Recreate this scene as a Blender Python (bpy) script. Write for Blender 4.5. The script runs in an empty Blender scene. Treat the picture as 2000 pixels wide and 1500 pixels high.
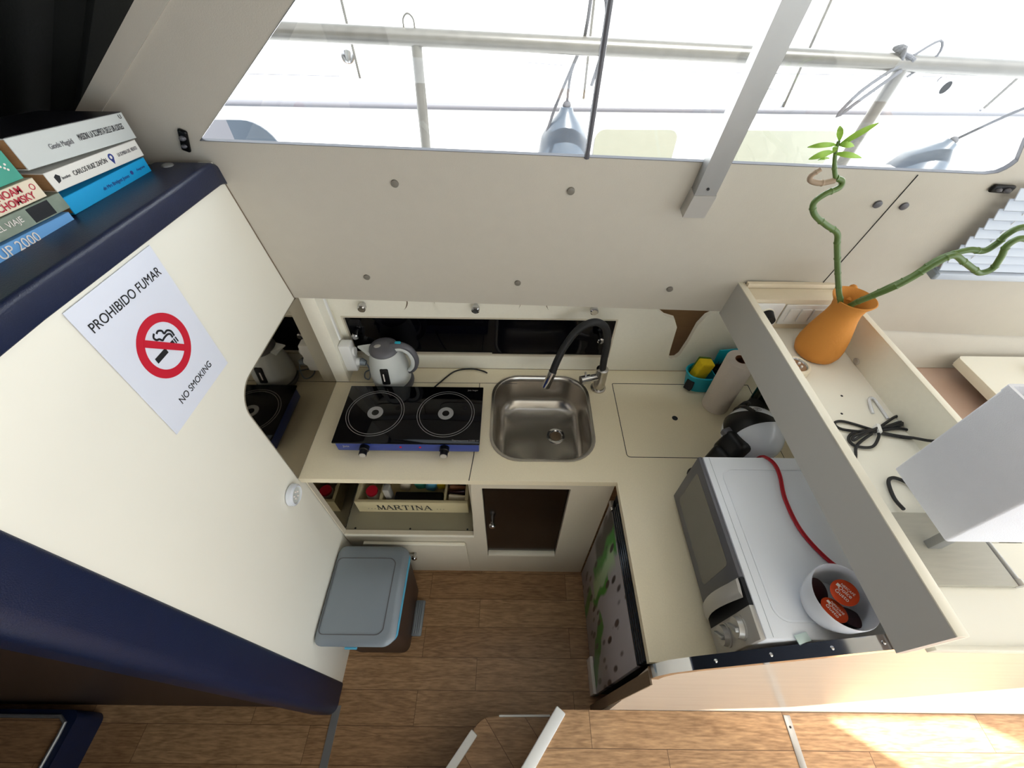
import bpy, bmesh, math, random
from mathutils import Vector, Matrix
from mathutils.geometry import tessellate_polygon
random.seed(7)
C = bpy.context.scene.collection
PI = math.pi

# ------------------------------------------------------------------ camera
CAM_H = 2.0468
pitch, roll, yaw = math.radians(48.018), math.radians(0.7537), math.radians(0.0893)
fwd = Vector((math.sin(yaw)*math.cos(pitch), math.cos(yaw)*math.cos(pitch), -math.sin(pitch)))
right = Vector((math.cos(yaw), -math.sin(yaw), 0))
up = right.cross(fwd)
r2 = right*math.cos(roll) + up*math.sin(roll)
u2 = up*math.cos(roll) - right*math.sin(roll)
cd = bpy.data.cameras.new('camera'); cam = bpy.data.objects.new('camera', cd); C.objects.link(cam)
M = Matrix((( r2.x, u2.x, -fwd.x, 0), (r2.y, u2.y, -fwd.y, 0), (r2.z, u2.z, -fwd.z, CAM_H), (0, 0, 0, 1)))
cam.matrix_world = M
cd.sensor_width = 36; cd.lens = 807.47/2000*36; cd.clip_start = .01; cd.clip_end = 100
bpy.context.scene.camera = cam

# ------------------------------------------------------------------ world, sun, exposure
sc = bpy.context.scene
sc.view_settings.view_transform = 'Standard'; sc.view_settings.look = 'None'
sc.view_settings.exposure = 0.45; sc.view_settings.gamma = 1.0
sc.view_settings.use_curve_mapping = False
w = bpy.data.worlds.new('sky'); sc.world = w; w.use_nodes = True
bg = w.node_tree.nodes['Background']; bg.inputs[0].default_value = (0.90, 0.95, 1.0, 1); bg.inputs[1].default_value = 2.4
SUN = Vector((0.30, -0.52, 0.80)).normalized()
sd = bpy.data.lights.new('sun', 'SUN'); sd.energy = 14; sd.angle = .01; sd.color = (1, .96, .88)
so = bpy.data.objects.new('sun', sd); C.objects.link(so); so.rotation_euler = SUN.to_track_quat('Z', 'Y').to_euler()

# ------------------------------------------------------------------ materials
def lin(c):
    if isinstance(c, str):
        c = [int(c[i:i+2], 16)/255 for i in (0, 2, 4)]
    return tuple((x/12.92 if x <= .04045 else ((x+.055)/1.055)**2.4) for x in c) + (1,)
def mat(name, col, rough=.5, metal=0., var=.06, scale=18., bump=0., bscale=200., coat=0., trans=0., spec=.5, stretch=(1, 1, 1)):
    m = bpy.data.materials.new(name); m.use_nodes = True
    nt = m.node_tree; N = nt.nodes; L = nt.links; b = N['Principled BSDF']
    c = lin(col)
    b.inputs['Roughness'].default_value = rough; b.inputs['Metallic'].default_value = metal
    b.inputs['Coat Weight'].default_value = coat; b.inputs['Transmission Weight'].default_value = trans
    b.inputs['Specular IOR Level'].default_value = spec
    tc = N.new('ShaderNodeTexCoord'); mp = N.new('ShaderNodeMapping'); mp.inputs['Scale'].default_value = stretch
    L.new(tc.outputs['Object'], mp.inputs[0])
    nz = N.new('ShaderNodeTexNoise'); nz.inputs['Scale'].default_value = scale; nz.inputs['Detail'].default_value = 4
    L.new(mp.outputs[0], nz.inputs['Vector'])
    mx = N.new('ShaderNodeMix'); mx.data_type = 'RGBA'
    mx.inputs[6].default_value = tuple(x*(1-var) for x in c[:3]) + (1,)
    mx.inputs[7].default_value = tuple(min(1, x*(1+var)) for x in c[:3]) + (1,)
    L.new(nz.outputs['Fac'], mx.inputs[0]); L.new(mx.outputs[2], b.inputs['Base Color'])
    if bump:
        n2 = N.new('ShaderNodeTexNoise'); n2.inputs['Scale'].default_value = bscale
        L.new(mp.outputs[0], n2.inputs['Vector'])
        bp = N.new('ShaderNodeBump'); bp.inputs['Strength'].default_value = bump; bp.inputs['Distance'].default_value = .002
        L.new(n2.outputs['Fac'], bp.inputs['Height']); L.new(bp.outputs[0], b.inputs['Normal'])
    return m
def wood(name, c1, c2, y0, rough=.42, rot=0, dark=(.10, .045, .02)):
    m = bpy.data.materials.new(name); m.use_nodes = True
    nt = m.node_tree; N = nt.nodes; L = nt.links; b = N['Principled BSDF']
    tc = N.new('ShaderNodeTexCoord'); mp = N.new('ShaderNodeMapping')
    mp.inputs['Location'].default_value = (0.13, -y0, 0); mp.inputs['Rotation'].default_value = (0, 0, rot)
    L.new(tc.outputs['Object'], mp.inputs[0])
    br = N.new('ShaderNodeTexBrick'); br.inputs['Scale'].default_value = 1
    br.inputs['Brick Width'].default_value = .62; br.inputs['Row Height'].default_value = .1115
    br.inputs['Mortar Size'].default_value = .0009; br.inputs['Mortar Smooth'].default_value = .3
    br.inputs['Color1'].default_value = lin(c1); br.inputs['Color2'].default_value = lin(c2)
    br.inputs['Mortar'].default_value = dark + (1,); br.offset = .37; br.squash = 1
    L.new(mp.outputs[0], br.inputs['Vector'])
    # grain: stretched, warped noise
    mp2 = N.new('ShaderNodeMapping'); mp2.inputs['Scale'].default_value = (1.3, 9, 1); mp2.inputs['Rotation'].default_value = (0, 0, rot)
    L.new(tc.outputs['Object'], mp2.inputs[0])
    off = N.new('ShaderNodeVectorMath'); off.operation = 'ADD'
    sep = N.new('ShaderNodeVectorMath'); sep.operation = 'SCALE'; sep.inputs[3].default_value = 40
    L.new(br.outputs['Color'], sep.inputs[0]); L.new(mp2.outputs[0], off.inputs[0]); L.new(sep.outputs[0], off.inputs[1])
    n1 = N.new('ShaderNodeTexNoise'); n1.inputs['Scale'].default_value = 2.2; n1.inputs['Detail'].default_value = 3; n1.inputs['Distortion'].default_value = .6
    L.new(off.outputs[0], n1.inputs['Vector'])
    wv = N.new('ShaderNodeMath'); wv.operation = 'MULTIPLY'; wv.inputs[1].default_value = 42
    L.new(n1.outputs['Fac'], wv.inputs[0])
    sn = N.new('ShaderNodeMath'); sn.operation = 'SINE'; L.new(wv.outputs[0], sn.inputs[0])
    n2 = N.new('ShaderNodeTexNoise'); n2.inputs['Scale'].default_value = 22; n2.inputs['Detail'].default_value = 6
    L.new(off.outputs[0], n2.inputs['Vector'])
    ad = N.new('ShaderNodeMath'); ad.operation = 'MULTIPLY_ADD'; ad.inputs[1].default_value = .11
    L.new(sn.outputs[0], ad.inputs[0]); L.new(n2.outputs['Fac'], ad.inputs[2])
    rp = N.new('ShaderNodeValToRGB'); rp.color_ramp.elements[0].position = .25; rp.color_ramp.elements[1].position = .8
    rp.color_ramp.elements[0].color = (.58, .53, .49, 1); rp.color_ramp.elements[1].color = (1.16, 1.16, 1.16, 1)
    L.new(ad.outputs[0], rp.inputs[0])
    mu = N.new('ShaderNodeMix'); mu.data_type = 'RGBA'; mu.blend_type = 'MULTIPLY'; mu.inputs[0].default_value = 1
    L.new(br.outputs['Color'], mu.inputs[6]); L.new(rp.outputs[0], mu.inputs[7]); L.new(mu.outputs[2], b.inputs['Base Color'])
    b.inputs['Roughness'].default_value = rough
    bp = N.new('ShaderNodeBump'); bp.inputs['Strength'].default_value = .15; bp.inputs['Distance'].default_value = .001
    L.new(ad.outputs[0], bp.inputs['Height']); L.new(bp.outputs[0], b.inputs['Normal'])
    return m
def glass(name, tint=(1, 1, 1)):
    m = bpy.data.materials.new(name); m.use_nodes = True
    nt = m.node_tree; N = nt.nodes; L = nt.links; N.remove(N['Principled BSDF'])
    t = N.new('ShaderNodeBsdfTransparent'); t.inputs[0].default_value = tint + (1,)
    g = N.new('ShaderNodeBsdfGlossy'); g.inputs['Roughness'].default_value = .02
    f = N.new('ShaderNodeValue'); f.outputs[0].default_value = .04
    mx = N.new('ShaderNodeMixShader'); L.new(f.outputs[0], mx.inputs[0]); L.new(t.outputs[0], mx.inputs[1]); L.new(g.outputs[0], mx.inputs[2])
    L.new(mx.outputs[0], N['Material Output'].inputs[0])
    return m

M_ = dict(
 cream=mat('cream_laminate', 'EFEBDC', .38, var=.03, scale=90, bump=.05, bscale=350),
 ivory=mat('ivory_panel', 'F1EEE2', .42, var=.02, scale=4),
 counter=mat('speckled_cream_worktop', 'E9DEC2', .33, var=.06, scale=260),
 cabinet=mat('beige_cabinet_laminate', 'D2C9B6', .42, var=.04, scale=120),
 vinyl=mat('grained_offwhite_vinyl', 'C0BAAE', .55, var=.03, scale=30, bump=.12, bscale=420),
 greyboard=mat('grey_laminate', 'BFBDB9', .4, var=.02, scale=8),
 edge=mat('cream_edge_banding', 'EFE9D8', .35, var=.02),
 navy=mat('navy_leatherette', '0F1B3A', .4, var=.15, scale=40, bump=.25, bscale=500),
 black=mat('black_fabric', '101210', .9, var=.3, scale=6, bump=.2),
 darkwood=mat('dark_brown_wood', '2A1A10', .5, var=.3, scale=12, stretch=(1, 8, 8)),
 edgewood=mat('weathered_brown_edge', '6E5C48', .5, var=.25, scale=30, stretch=(6, 6, 1)),
 pinkwall=mat('pale_wood_laminate', 'D6C9BA', .25, var=.08, scale=7, stretch=(.8, 4, 9)),
 mirror=mat('smoked_mirror', '968F84', .03, 1., var=.01),
 blackglass=mat('black_gloss_glass', '040408', .05, var=.05, spec=.22),
 brownglass=mat('dark_brown_door', '090505', .18, var=.1),
 steel=mat('brushed_steel', 'B8B3AC', .24, 1., var=.1, scale=60, stretch=(1, 30, 1)),
 chrome=mat('polished_chrome', 'C6C6C8', .07, 1., var=.02),
 alu=mat('anodised_aluminium', 'A2A3A3', .38, .6, var=.04, scale=30),
 whiteplastic=mat('white_plastic', 'ECECEA', .35, var=.02),
 paint=mat('white_appliance_enamel', 'E9EDF4', .28, var=.02, scale=3),
 silverplastic=mat('silver_plastic', 'B9B6B1', .32, .35, var=.03),
 greyplastic=mat('grey_plastic', '858E97', .42, .25, var=.03, scale=5),
 darkgrey=mat('dark_grey_plastic', '5A5A60', .4, var=.03),
 blackplastic=mat('black_plastic', '070708', .42, var=.1, spec=.3),
 rubber=mat('black_rubber', '16171A', .6, var=.1),
 blue=mat('blue_enamel', '2A3F8C', .3, var=.03),
 red=mat('red_cord', 'B01828', .4, var=.05),
 teal=mat('teal_plastic', '12A0B5', .35, var=.05),
 lightblue=mat('light_blue_plastic', '58A8C8', .4, var=.1),
 yellow=mat('yellow_sponge', 'E0C010', .9, var=.12, scale=80, bump=.8, bscale=260),
 paper=mat('white_paper', 'DFE3F0', .8, var=.01),
 towel=mat('paper_towel', 'E2D6CB', .95, var=.03, scale=50, bump=.5, bscale=160),
 card=mat('brown_cardboard', '7A4A2C', .8, var=.1),
 signred=mat('sign_red', 'C8102E', .6, var=.01),
 ink=mat('black_ink', '14161C', .7, var=.01),
 terracotta=mat('terracotta', 'CE8838', .8, var=.12, scale=9, bump=.25, bscale=180),
 stalk=mat('bamboo_green', '50692E', .4, var=.25, scale=14),
 twig=mat('dry_stalk', '9A8570', .7, var=.2, scale=30),
 leaf=mat('leaf_green', '94BE48', .45, var=.25, scale=20),
 cup=mat('white_ceramic', 'D8DCE4', .22, var=.01),
 capsule=mat('orange_foil', 'C7431A', .3, .3, var=.12, scale=90),
 capdark=mat('dark_capsule', '33161C', .3, .3, var=.3, scale=90),
 printwhite=mat('print_white', 'E8E0DA', .6, var=.01),
 fabric=mat('pale_grey_shade_fabric', 'E0E1E8', .9, var=.03, scale=40, bump=.3, bscale=600),
 limed=mat('limed_grey_wood', 'ABA79A', .45, var=.1, scale=20, stretch=(1, 9, 1)),
 hull=mat('white_gelcoat', 'F6F7F8', .25, var=.01),
 hullglass=mat('dull_hull_window', '77796F', .3, var=.06),
 rope=mat('dark_rope', '3A3B40', .9, var=.3, scale=90),
 fender=mat('grey_blue_vinyl', '363E48', .35, var=.12, scale=6),
 railsteel=mat('weathered_stainless', '45433F', .3, .2, var=.3, scale=30),
 woodbox=mat('cream_painted_wood', 'CBBE97', .6, var=.08, scale=20, stretch=(1, 6, 6)),
 shelfgrey=mat('worn_grey_shelf', '8C8672', .45, var=.12, scale=9),
 bottle=mat('dark_green_glass', '0E1F12', .1, var=.1),
 jar=mat('white_jar', 'C9C4BA', .4, var=.05),
 lensglass=mat('silver_reflector', 'B9B7B5', .15, .8, var=.2, scale=120),
 pane=glass('window_glass', (.97, .99, 1)),
 door_brown=mat('bin_brown', '3A2A22', .5, var=.08),
 ringgrey=mat('printed_grey_ring', '8E8E90', .35, var=.02),
 b_grey=mat('book_grey_white', 'C9CDCB', .45, var=.02), b_white=mat('book_white', 'E6E3DC', .5, var=.02),
 b_blue=mat('book_cyan', '0BA0DA', .4, var=.04), b_teal=mat('book_teal', '3A9A86', .5, var=.15, scale=25),
 b_cream=mat('book_cream', 'E3D6BE', .6, var=.03), b_photo=mat('book_grey_green', '7F8A7C', .55, var=.35, scale=35),
 b_sky=mat('book_sky_blue', '6AA4DC', .45, var=.1, scale=15), b_brown=mat('book_taupe', '6E625C', .5, var=.1),
 b_purple=mat('book_dark_purple', '17131F', .35, var=.5, scale=30, stretch=(8, 1, 1)), b_dred=mat('book_dark_red', '6E2A30', .5, var=.1),
 pages=mat('book_pages', 'B58A5E', .9, var=.2, scale=60, stretch=(1, 1, 14)), b_ink2=mat('book_red_ink', 'B4243A', .6, var=.01),
 b_inkblue=mat('book_blue_ink', '2A3A86', .6, var=.01),
)
FLOOR = wood('oak_vinyl_planks', 'B5926D', 'A07C59', .081)
FLOOR2 = wood('oak_vinyl_planks_light', 'C69F76', 'B28B62', .019)
FLOOR3 = wood('oak_vinyl_planks_slant', 'AD8A66', '96734F', .0, rot=.9)
def art_material():
    m = bpy.data.materials.new('leaf_print_sticker'); m.use_nodes = True
    nt = m.node_tree; N = nt.nodes; L = nt.links; b = N['Principled BSDF']; b.inputs['Roughness'].default_value = .3
    tc = N.new('ShaderNodeTexCoord'); sp = N.new('ShaderNodeSeparateXYZ'); L.new(tc.outputs['Object'], sp.inputs[0])
    def band(y1, z1, y2, z2, wd, soft, col, prev, wob=.03):
        # soft band round a segment in (y, z), painted print
        d = Vector((y2-y1, z2-z1)); ln = d.length; d /= ln; n = Vector((-d.y, d.x))
        dot = N.new('ShaderNodeVectorMath'); dot.operation = 'DOT_PRODUCT'
        L.new(wp.outputs[0], dot.inputs[0]); dot.inputs[1].default_value = (0, n.x, n.y)
        a = N.new('ShaderNodeMath'); a.operation = 'SUBTRACT'; a.inputs[1].default_value = n.x*y1+n.y*z1; L.new(dot.outputs['Value'], a.inputs[0])
        ab = N.new('ShaderNodeMath'); ab.operation = 'ABSOLUTE'; L.new(a.outputs[0], ab.inputs[0])
        d2 = N.new('ShaderNodeVectorMath'); d2.operation = 'DOT_PRODUCT'; L.new(wp.outputs[0], d2.inputs[0]); d2.inputs[1].default_value = (0, d.x, d.y)
        c = N.new('ShaderNodeMath'); c.operation = 'SUBTRACT'; c.inputs[1].default_value = d.x*y1+d.y*z1+ln/2; L.new(d2.outputs['Value'], c.inputs[0])
        cb = N.new('ShaderNodeMath'); cb.operation = 'ABSOLUTE'; L.new(c.outputs[0], cb.inputs[0])
        e = N.new('ShaderNodeMath'); e.operation = 'SUBTRACT'; e.inputs[1].default_value = ln/2-wd; L.new(cb.outputs[0], e.inputs[0])
        mxx = N.new('ShaderNodeMath'); mxx.operation = 'MAXIMUM'; L.new(ab.outputs[0], mxx.inputs[0]); L.new(e.outputs[0], mxx.inputs[1])
        mr = N.new('ShaderNodeMapRange'); mr.inputs[1].default_value = wd; mr.inputs[2].default_value = wd-soft; mr.inputs[3].default_value = 0; mr.inputs[4].default_value = 1
        L.new(mxx.outputs[0], mr.inputs[0])
        mi = N.new('ShaderNodeMix'); mi.data_type = 'RGBA'; L.new(mr.outputs[0], mi.inputs[0]); L.new(prev, mi.inputs[6]); mi.inputs[7].default_value = lin(col)
        return mi.outputs[2]
    nz = N.new('ShaderNodeTexNoise'); nz.inputs['Scale'].default_value = 7; L.new(tc.outputs['Object'], nz.inputs['Vector'])
    sb = N.new('ShaderNodeVectorMath'); sb.operation = 'SUBTRACT'; sb.inputs[1].default_value = (.5, .5, .5); L.new(nz.outputs['Color'], sb.inputs[0])
    ws = N.new('ShaderNodeVectorMath'); ws.operation = 'SCALE'; ws.inputs[3].default_value = .08; L.new(sb.outputs[0], ws.inputs[0])
    wp = N.new('ShaderNodeVectorMath'); wp.operation = 'ADD'; L.new(tc.outputs['Object'], wp.inputs[0]); L.new(ws.outputs[0], wp.inputs[1])
    base = N.new('ShaderNodeRGB'); base.outputs[0].default_value = lin('A7A3A9')
    c = base.outputs[0]
    c = band(.580, .76, .575, .40, .060, .03, '150E14', c)
    c = band(.525, .74, .53, .30, .042, .018, '2F8F2A', c)
    c = band(.490, .70, .50, .26, .040, .025, 'A9C79B', c)
    c = band(.450, .56, .455, .22, .022, .012, '2F8F2A', c)
    c = band(.500, .22, .48, .00, .035, .015, '3F9638', c)
    c = band(.380, .36, .19, .02, .040, .010, '2A8428', c)
    mp = N.new('ShaderNodeMapping'); mp.inputs['Scale'].default_value = (1, 26, 7); L.new(tc.outputs['Object'], mp.inputs[0])
    v = N.new('ShaderNodeTexVoronoi'); v.inputs['Scale'].default_value = 1; L.new(mp.outputs[0], v.inputs['Vector'])
    lt = N.new('ShaderNodeMapRange'); lt.inputs[1].default_value = .30; lt.inputs[2].default_value = .20; L.new(v.outputs['Distance'], lt.inputs[0])
    mi = N.new('ShaderNodeMix'); mi.data_type = 'RGBA'; L.new(lt.outputs[0], mi.inputs[0]); L.new(c, mi.inputs[6]); mi.inputs[7].default_value = lin('3C3438')
    L.new(mi.outputs[2], b.inputs['Base Color'])
    return m
ART = art_material()

# ------------------------------------------------------------------ mesh helpers
class MB:
    def __init__(s): s.bm = bmesh.new()
    def add(s, verts, faces):
        vs = [s.bm.verts.new(v) for v in verts]
        out = []
        for f in faces:
            try: out.append(s.bm.faces.new([vs[i] for i in f]))
            except ValueError: pass
        return vs, out
    def box(s, x0, x1, y0, y1, z0, z1, r=0, seg=2):
        return s.obox(Vector(((x0+x1)/2, (y0+y1)/2, (z0+z1)/2)), (abs(x1-x0)/2, abs(y1-y0)/2, abs(z1-z0)/2), None, r, seg)
    def obox(s, c, h, rot=None, r=0, seg=2):
        c = Vector(c); P = [Vector((sx*h[0], sy*h[1], sz*h[2])) for sx in (-1, 1) for sy in (-1, 1) for sz in (-1, 1)]
        if rot is not None: P = [rot @ p for p in P]
        vs, fs = s.add([c+p for p in P], [(0, 1, 3, 2), (4, 6, 7, 5), (0, 4, 5, 1), (2, 3, 7, 6), (0, 2, 6, 4), (1, 5, 7, 3)])
        if r > 0:
            es = list({e for f in fs for e in f.edges})
            bmesh.ops.bevel(s.bm, geom=es, offset=min(r, min(h)*.98), segments=seg, profile=.5, affect='EDGES')
        return s
    def prism(s, poly, O, U, V, t, holes=()):
        """poly (u,v) loop on plane O,U,V extruded by -t along N=UxV (front face at O)."""
        O, U, V = Vector(O), Vector(U).normalized(), Vector(V).normalized(); Nn = U.cross(V)
        loops = [list(poly)] + [list(h) for h in holes]
        flat = [p for l in loops for p in l]
        tri = tessellate_polygon([[Vector((p[0], p[1], 0)) for p in l] for l in loops]) if holes or len(poly) > 4 else None
        F = [s.bm.verts.new(O+U*p[0]+V*p[1]) for p in flat]; B = [s.bm.verts.new(O+U*p[0]+V*p[1]-Nn*t) for p in flat]
        if tri is None: tri = [tuple(range(len(poly)))]
        for q in tri:
            try: s.bm.faces.new([F[i] for i in q]); s.bm.faces.new([B[i] for i in reversed(q)])
            except ValueError: pass
        k = 0
        for l in loops:
            n = len(l)
            for i in range(n):
                j = (i+1) % n
                try: s.bm.faces.new((F[k+i], B[k+i], B[k+j], F[k+j]))
                except ValueError: pass
            k += n
        return s
    def lathe(s, prof, O=(0, 0, 0), n=32, rot=None, sx=1, sy=1):
        O = Vector(O); rings = []
        for r, z in prof:
            if r < 1e-6:
                p = Vector((0, 0, z)); p = rot @ p if rot is not None else p; rings.append([s.bm.verts.new(O+p)])
            else:
                ring = []
                for k in range(n):
                    a = 2*PI*k/n; p = Vector((r*sx*math.cos(a), r*sy*math.sin(a), z)); p = rot @ p if rot is not None else p
                    ring.append(s.bm.verts.new(O+p))
                rings.append(ring)
        for A, B in zip(rings, rings[1:]):
            for k in range(n):
                j = (k+1) % n
                a0, a1 = (A[0], A[0]) if len(A) == 1 else (A[k], A[j])
                b0, b1 = (B[0], B[0]) if len(B) == 1 else (B[k], B[j])
                vs = []
                for v in (a0, a1, b1, b0):
                    if v not in vs: vs.append(v)
                if len(vs) > 2:
                    try: s.bm.faces.new(vs)
                    except ValueError: pass
        return s
    def cyl(s, p0, p1, r0, r1=None, n=24, cap=True):
        p0, p1 = Vector(p0), Vector(p1); r1 = r0 if r1 is None else r1; d = p1-p0; L = d.length
        rot = d.to_track_quat('Z', 'Y').to_matrix()
        return s.lathe(([(0, 0)] if cap else [])+[(r0, 0), (r1, L)]+([(0, L)] if cap else []), p0, n, rot)
    def tube(s, pts, r, n=10, smooth=0, cap=True):
        pts = [Vector(p) for p in pts]
        if smooth: pts = spline(pts, smooth)
        rr = r if callable(r) else (lambda t: r)
        up = None; prev = None
        for i, p in enumerate(pts):
            d = (pts[min(i+1, len(pts)-1)]-pts[max(i-1, 0)]).normalized()
            if up is None: up = d.orthogonal().normalized()
            up = (up-d*up.dot(d)).normalized(); sd = d.cross(up)
            R = rr(i/(len(pts)-1))
            ring = [s.bm.verts.new(p+up*R*math.cos(2*PI*k/n)+sd*R*math.sin(2*PI*k/n)) for k in range(n)]
            if prev:
                for k in range(n): s.bm.faces.new((prev[k], prev[(k+1) % n], ring[(k+1) % n], ring[k]))
            elif cap: s.bm.faces.new(list(reversed(ring)))
            prev = ring
        if cap: s.bm.faces.new(prev)
        return s
    def loft(s, rings, cap0=True, cap1=True):
        R = [[s.bm.verts.new(p) for p in r] for r in rings]; n = len(R[0])
        for A, B in zip(R, R[1:]):
            for k in range(n): s.bm.faces.new((A[k], A[(k+1) % n], B[(k+1) % n], B[k]))
        if cap0: s.bm.faces.new(list(reversed(R[0])))
        if cap1: s.bm.faces.new(R[-1])
        return s
    def ball(s, c, r, rz=None, n=20, rot=None):
        if not hasattr(r, '__len__'): r = (r, r, r)
        m = n//2
        prof = [(math.sin(PI*i/m), -math.cos(PI*i/m)) for i in range(m+1)]; prof[0] = (0, -1); prof[-1] = (0, 1)
        k0 = len(s.bm.verts); s.bm.verts.ensure_lookup_table()
        old = set(s.bm.verts); s.lathe(prof, (0, 0, 0), n)
        for v in s.bm.verts:
            if v not in old:
                p = Vector((v.co.x*r[0], v.co.y*r[1], v.co.z*r[2])); p = rot @ p if rot is not None else p; v.co = Vector(c)+p
        return s
def spline(P, k):
    out = []
    for i in range(len(P)-1):
        a, b, c, d = P[max(i-1, 0)], P[i], P[i+1], P[min(i+2, len(P)-1)]
        for j in range(k):
            t = j/k; out.append(.5*((2*b)+(c-a)*t+(2*a-5*b+4*c-d)*t*t+(3*b-a-3*c+d)*t**3))
    return out+[P[-1]]
def rrect(x0, y0, x1, y1, r, n=6):
    rs = r if hasattr(r, '__len__') else (r,)*4
    out = []
    for (cx, cy, a0), q in zip(((x1, y1, 0), (x0, y1, PI/2), (x0, y0, PI), (x1, y0, 1.5*PI)), rs):
        sx = -1 if cx == x1 else 1; sy = -1 if cy == y1 else 1
        if q <= 0: out.append((cx, cy)); continue
        for i in range(n+1):
            a = a0+PI/2*i/n; out.append((cx+sx*q+q*math.cos(a), cy+sy*q+q*math.sin(a)))
    return out
def circ(cx, cy, r, n=24, ry=None):
    return [(cx+r*math.cos(2*PI*i/n), cy+(ry or r)*math.sin(2*PI*i/n)) for i in range(n)]
def mesh_obj(name, mb, m, parent=None, smooth=40):
    bm = mb.bm if isinstance(mb, MB) else mb
    bmesh.ops.recalc_face_normals(bm, faces=bm.faces)
    lim = math.radians(smooth)
    for f in bm.faces: f.smooth = True
    for e in bm.edges:
        if len(e.link_faces) == 2 and e.link_faces[0].normal.angle(e.link_faces[1].normal, 0) > lim: e.smooth = False
    me = bpy.data.meshes.new(name); bm.to_mesh(me); bm.free()
    me.materials.append(m if not isinstance(m, str) else M_[m])
    o = bpy.data.objects.new(name, me); C.objects.link(o)
    if parent is not None:
        o.parent = parent; q = parent; off = Vector((0, 0, 0))
        while q is not None: off += q.location; q = q.parent
        o.location = -off
    return o
def part(name, mb, m, parent, label=None, smooth=40):
    o = mesh_obj(name, mb, m, parent, smooth)
    if label: o['label'] = label
    return o
def tag(o, label, cat, group=None, kind=None):
    o['label'] = label; o['category'] = cat
    if group: o['group'] = group
    if kind: o['kind'] = kind
    return o
def thing(name, label, cat, loc, group=None):
    o = bpy.data.objects.new(name, None); C.objects.link(o); o.location = loc; o.empty_display_size = .05
    return tag(o, label, cat, group)
def solo(name, mb, m, label, cat, group=None, smooth=40):
    return tag(mesh_obj(name, mb, m, None, smooth), label, cat, group)
def struct(name, mb, m, parent=None, label=None, smooth=40):
    o = mesh_obj(name, mb, m, parent, smooth)
    if parent is None: o['kind'] = 'structure'
    if label: o['label'] = label
    return o
def text(name, s, size, O, U, V, m, parent, xs=1., align='CENTER', lift=.0006, bold=0., space=1.):
    cu = bpy.data.curves.new(name+'_c', 'FONT'); cu.body = s; cu.size = size; cu.align_x = align; cu.align_y = 'CENTER'
    cu.extrude = .00015; cu.offset = bold; cu.space_character = space
    t = bpy.data.objects.new(name+'_t', cu); C.objects.link(t)
    dg = bpy.context.evaluated_depsgraph_get(); me = bpy.data.meshes.new_from_object(t.evaluated_get(dg), depsgraph=dg)
    bpy.data.objects.remove(t); bpy.data.curves.remove(cu)
    O, U, V = Vector(O), Vector(U).normalized(), Vector(V).normalized(); Nn = U.cross(V)
    bm = bmesh.new(); bm.from_mesh(me); bpy.data.meshes.remove(me)
    for v in bm.verts: v.co = O+U*v.co.x*xs+V*v.co.y+Nn*(v.co.z+lift)
    return part(name, bm, m, parent)

# ------------------------------------------------------------------ setting: floors
Z_S = .36
struct('floor', MB().box(-.678, 2.6, -1.6, 1.15, -.03, 0), FLOOR)
struct('floor', MB().box(-2.6, -.678, -1.6, .2, -.03, 0), FLOOR)
t = struct('trim_1', MB().box(-.678, -.650, -1.2, .141, 0, .004), 'alu'); t['label'] = 'grey aluminium threshold strip'
# passage step at far left
s = struct('stair_step', MB().prism(rrect(-2.6, -1.2, -1.545, .112, (.03, 0, 0, 0)), (0, 0, .13), (1, 0, 0), (0, 1, 0), .129), 'navy')
part('tread', MB().prism(rrect(-2.6, -1.2, -1.575, .088, (.02, 0, 0, 0)), (0, 0, .134), (1, 0, 0), (0, 1, 0), .004), FLOOR, s)
mb = MB(); mb.tube([(-2.6, .092, .136), (-1.60, .092, .136), (-1.573, .075, .136), (-1.570, .04, .136), (-1.570, -1.2, .136)], .006, 8)
part('nosing', mb, 'alu', s, 'silver metal step nosing')
# saloon floor, raised
poly = [(.17, .118), (2.6, .118), (2.6, -1.6), (-1.05, -1.6), (-1.05, -1.44)]
slab = struct('floor', MB().prism([(.17, .112), (2.6, .112), (2.6, -1.6), (-1.17, -1.6)], (0, 0, Z_S), (1, 0, 0), (0, 1, 0), .36), FLOOR2)
d = Vector((-1.34, -1.705, 0)).normalized(); nn = Vector((-d.y, d.x, 0))
a = Vector((.172, .112, Z_S))
def strip(a, b, wd, th, r=.004):
    a, b = Vector(a), Vector(b); d = (b-a).normalized(); s_ = d.cross(Vector((0, 0, 1))); rot = Matrix((d, -s_, (0, 0, 1))).transposed()
    return MB().obox((a+b)/2, ((b-a).length/2, wd/2, th/2), rot, r, 2)
t = struct('trim_2', strip(a+Vector((0, 0, .002)), a+d*1.6+Vector((0, 0, .002)), .034, .014), 'whiteplastic'); t['label'] = 'white step nosing on the edge of the raised floor'
mb = strip((.892, .105, Z_S+.001), (.870, -1.2, Z_S+.001), .022, .004)
t = struct('trim_3', mb, 'alu')
part('screw', MB().cyl((.891, .075, Z_S+.002), (.891, .075, Z_S+.0036), .0035, n=12), 'ink', t)
# middle step
mid = [(-.118, .060), (-.105, .085), (-.075, .100), (-.03, .105), (.166, .105), (-.6, -.868), (-.78, -.868)]
st = struct('stair_step', MB().prism(mid, (0, 0, .18), (1, 0, 0), (0, 1, 0), .178), FLOOR3)
part('nosing', strip((-.113, .060, .181), (-.113-.0785*7, .060-.0999*7, .181), .028, .012), 'whiteplastic', st, 'white step nosing')
part('nosing', strip((-.03, .1045, .181), (.150, .1065, .181), .007, .008, .002), 'whiteplastic', st, 'thin white back nosing')

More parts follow.
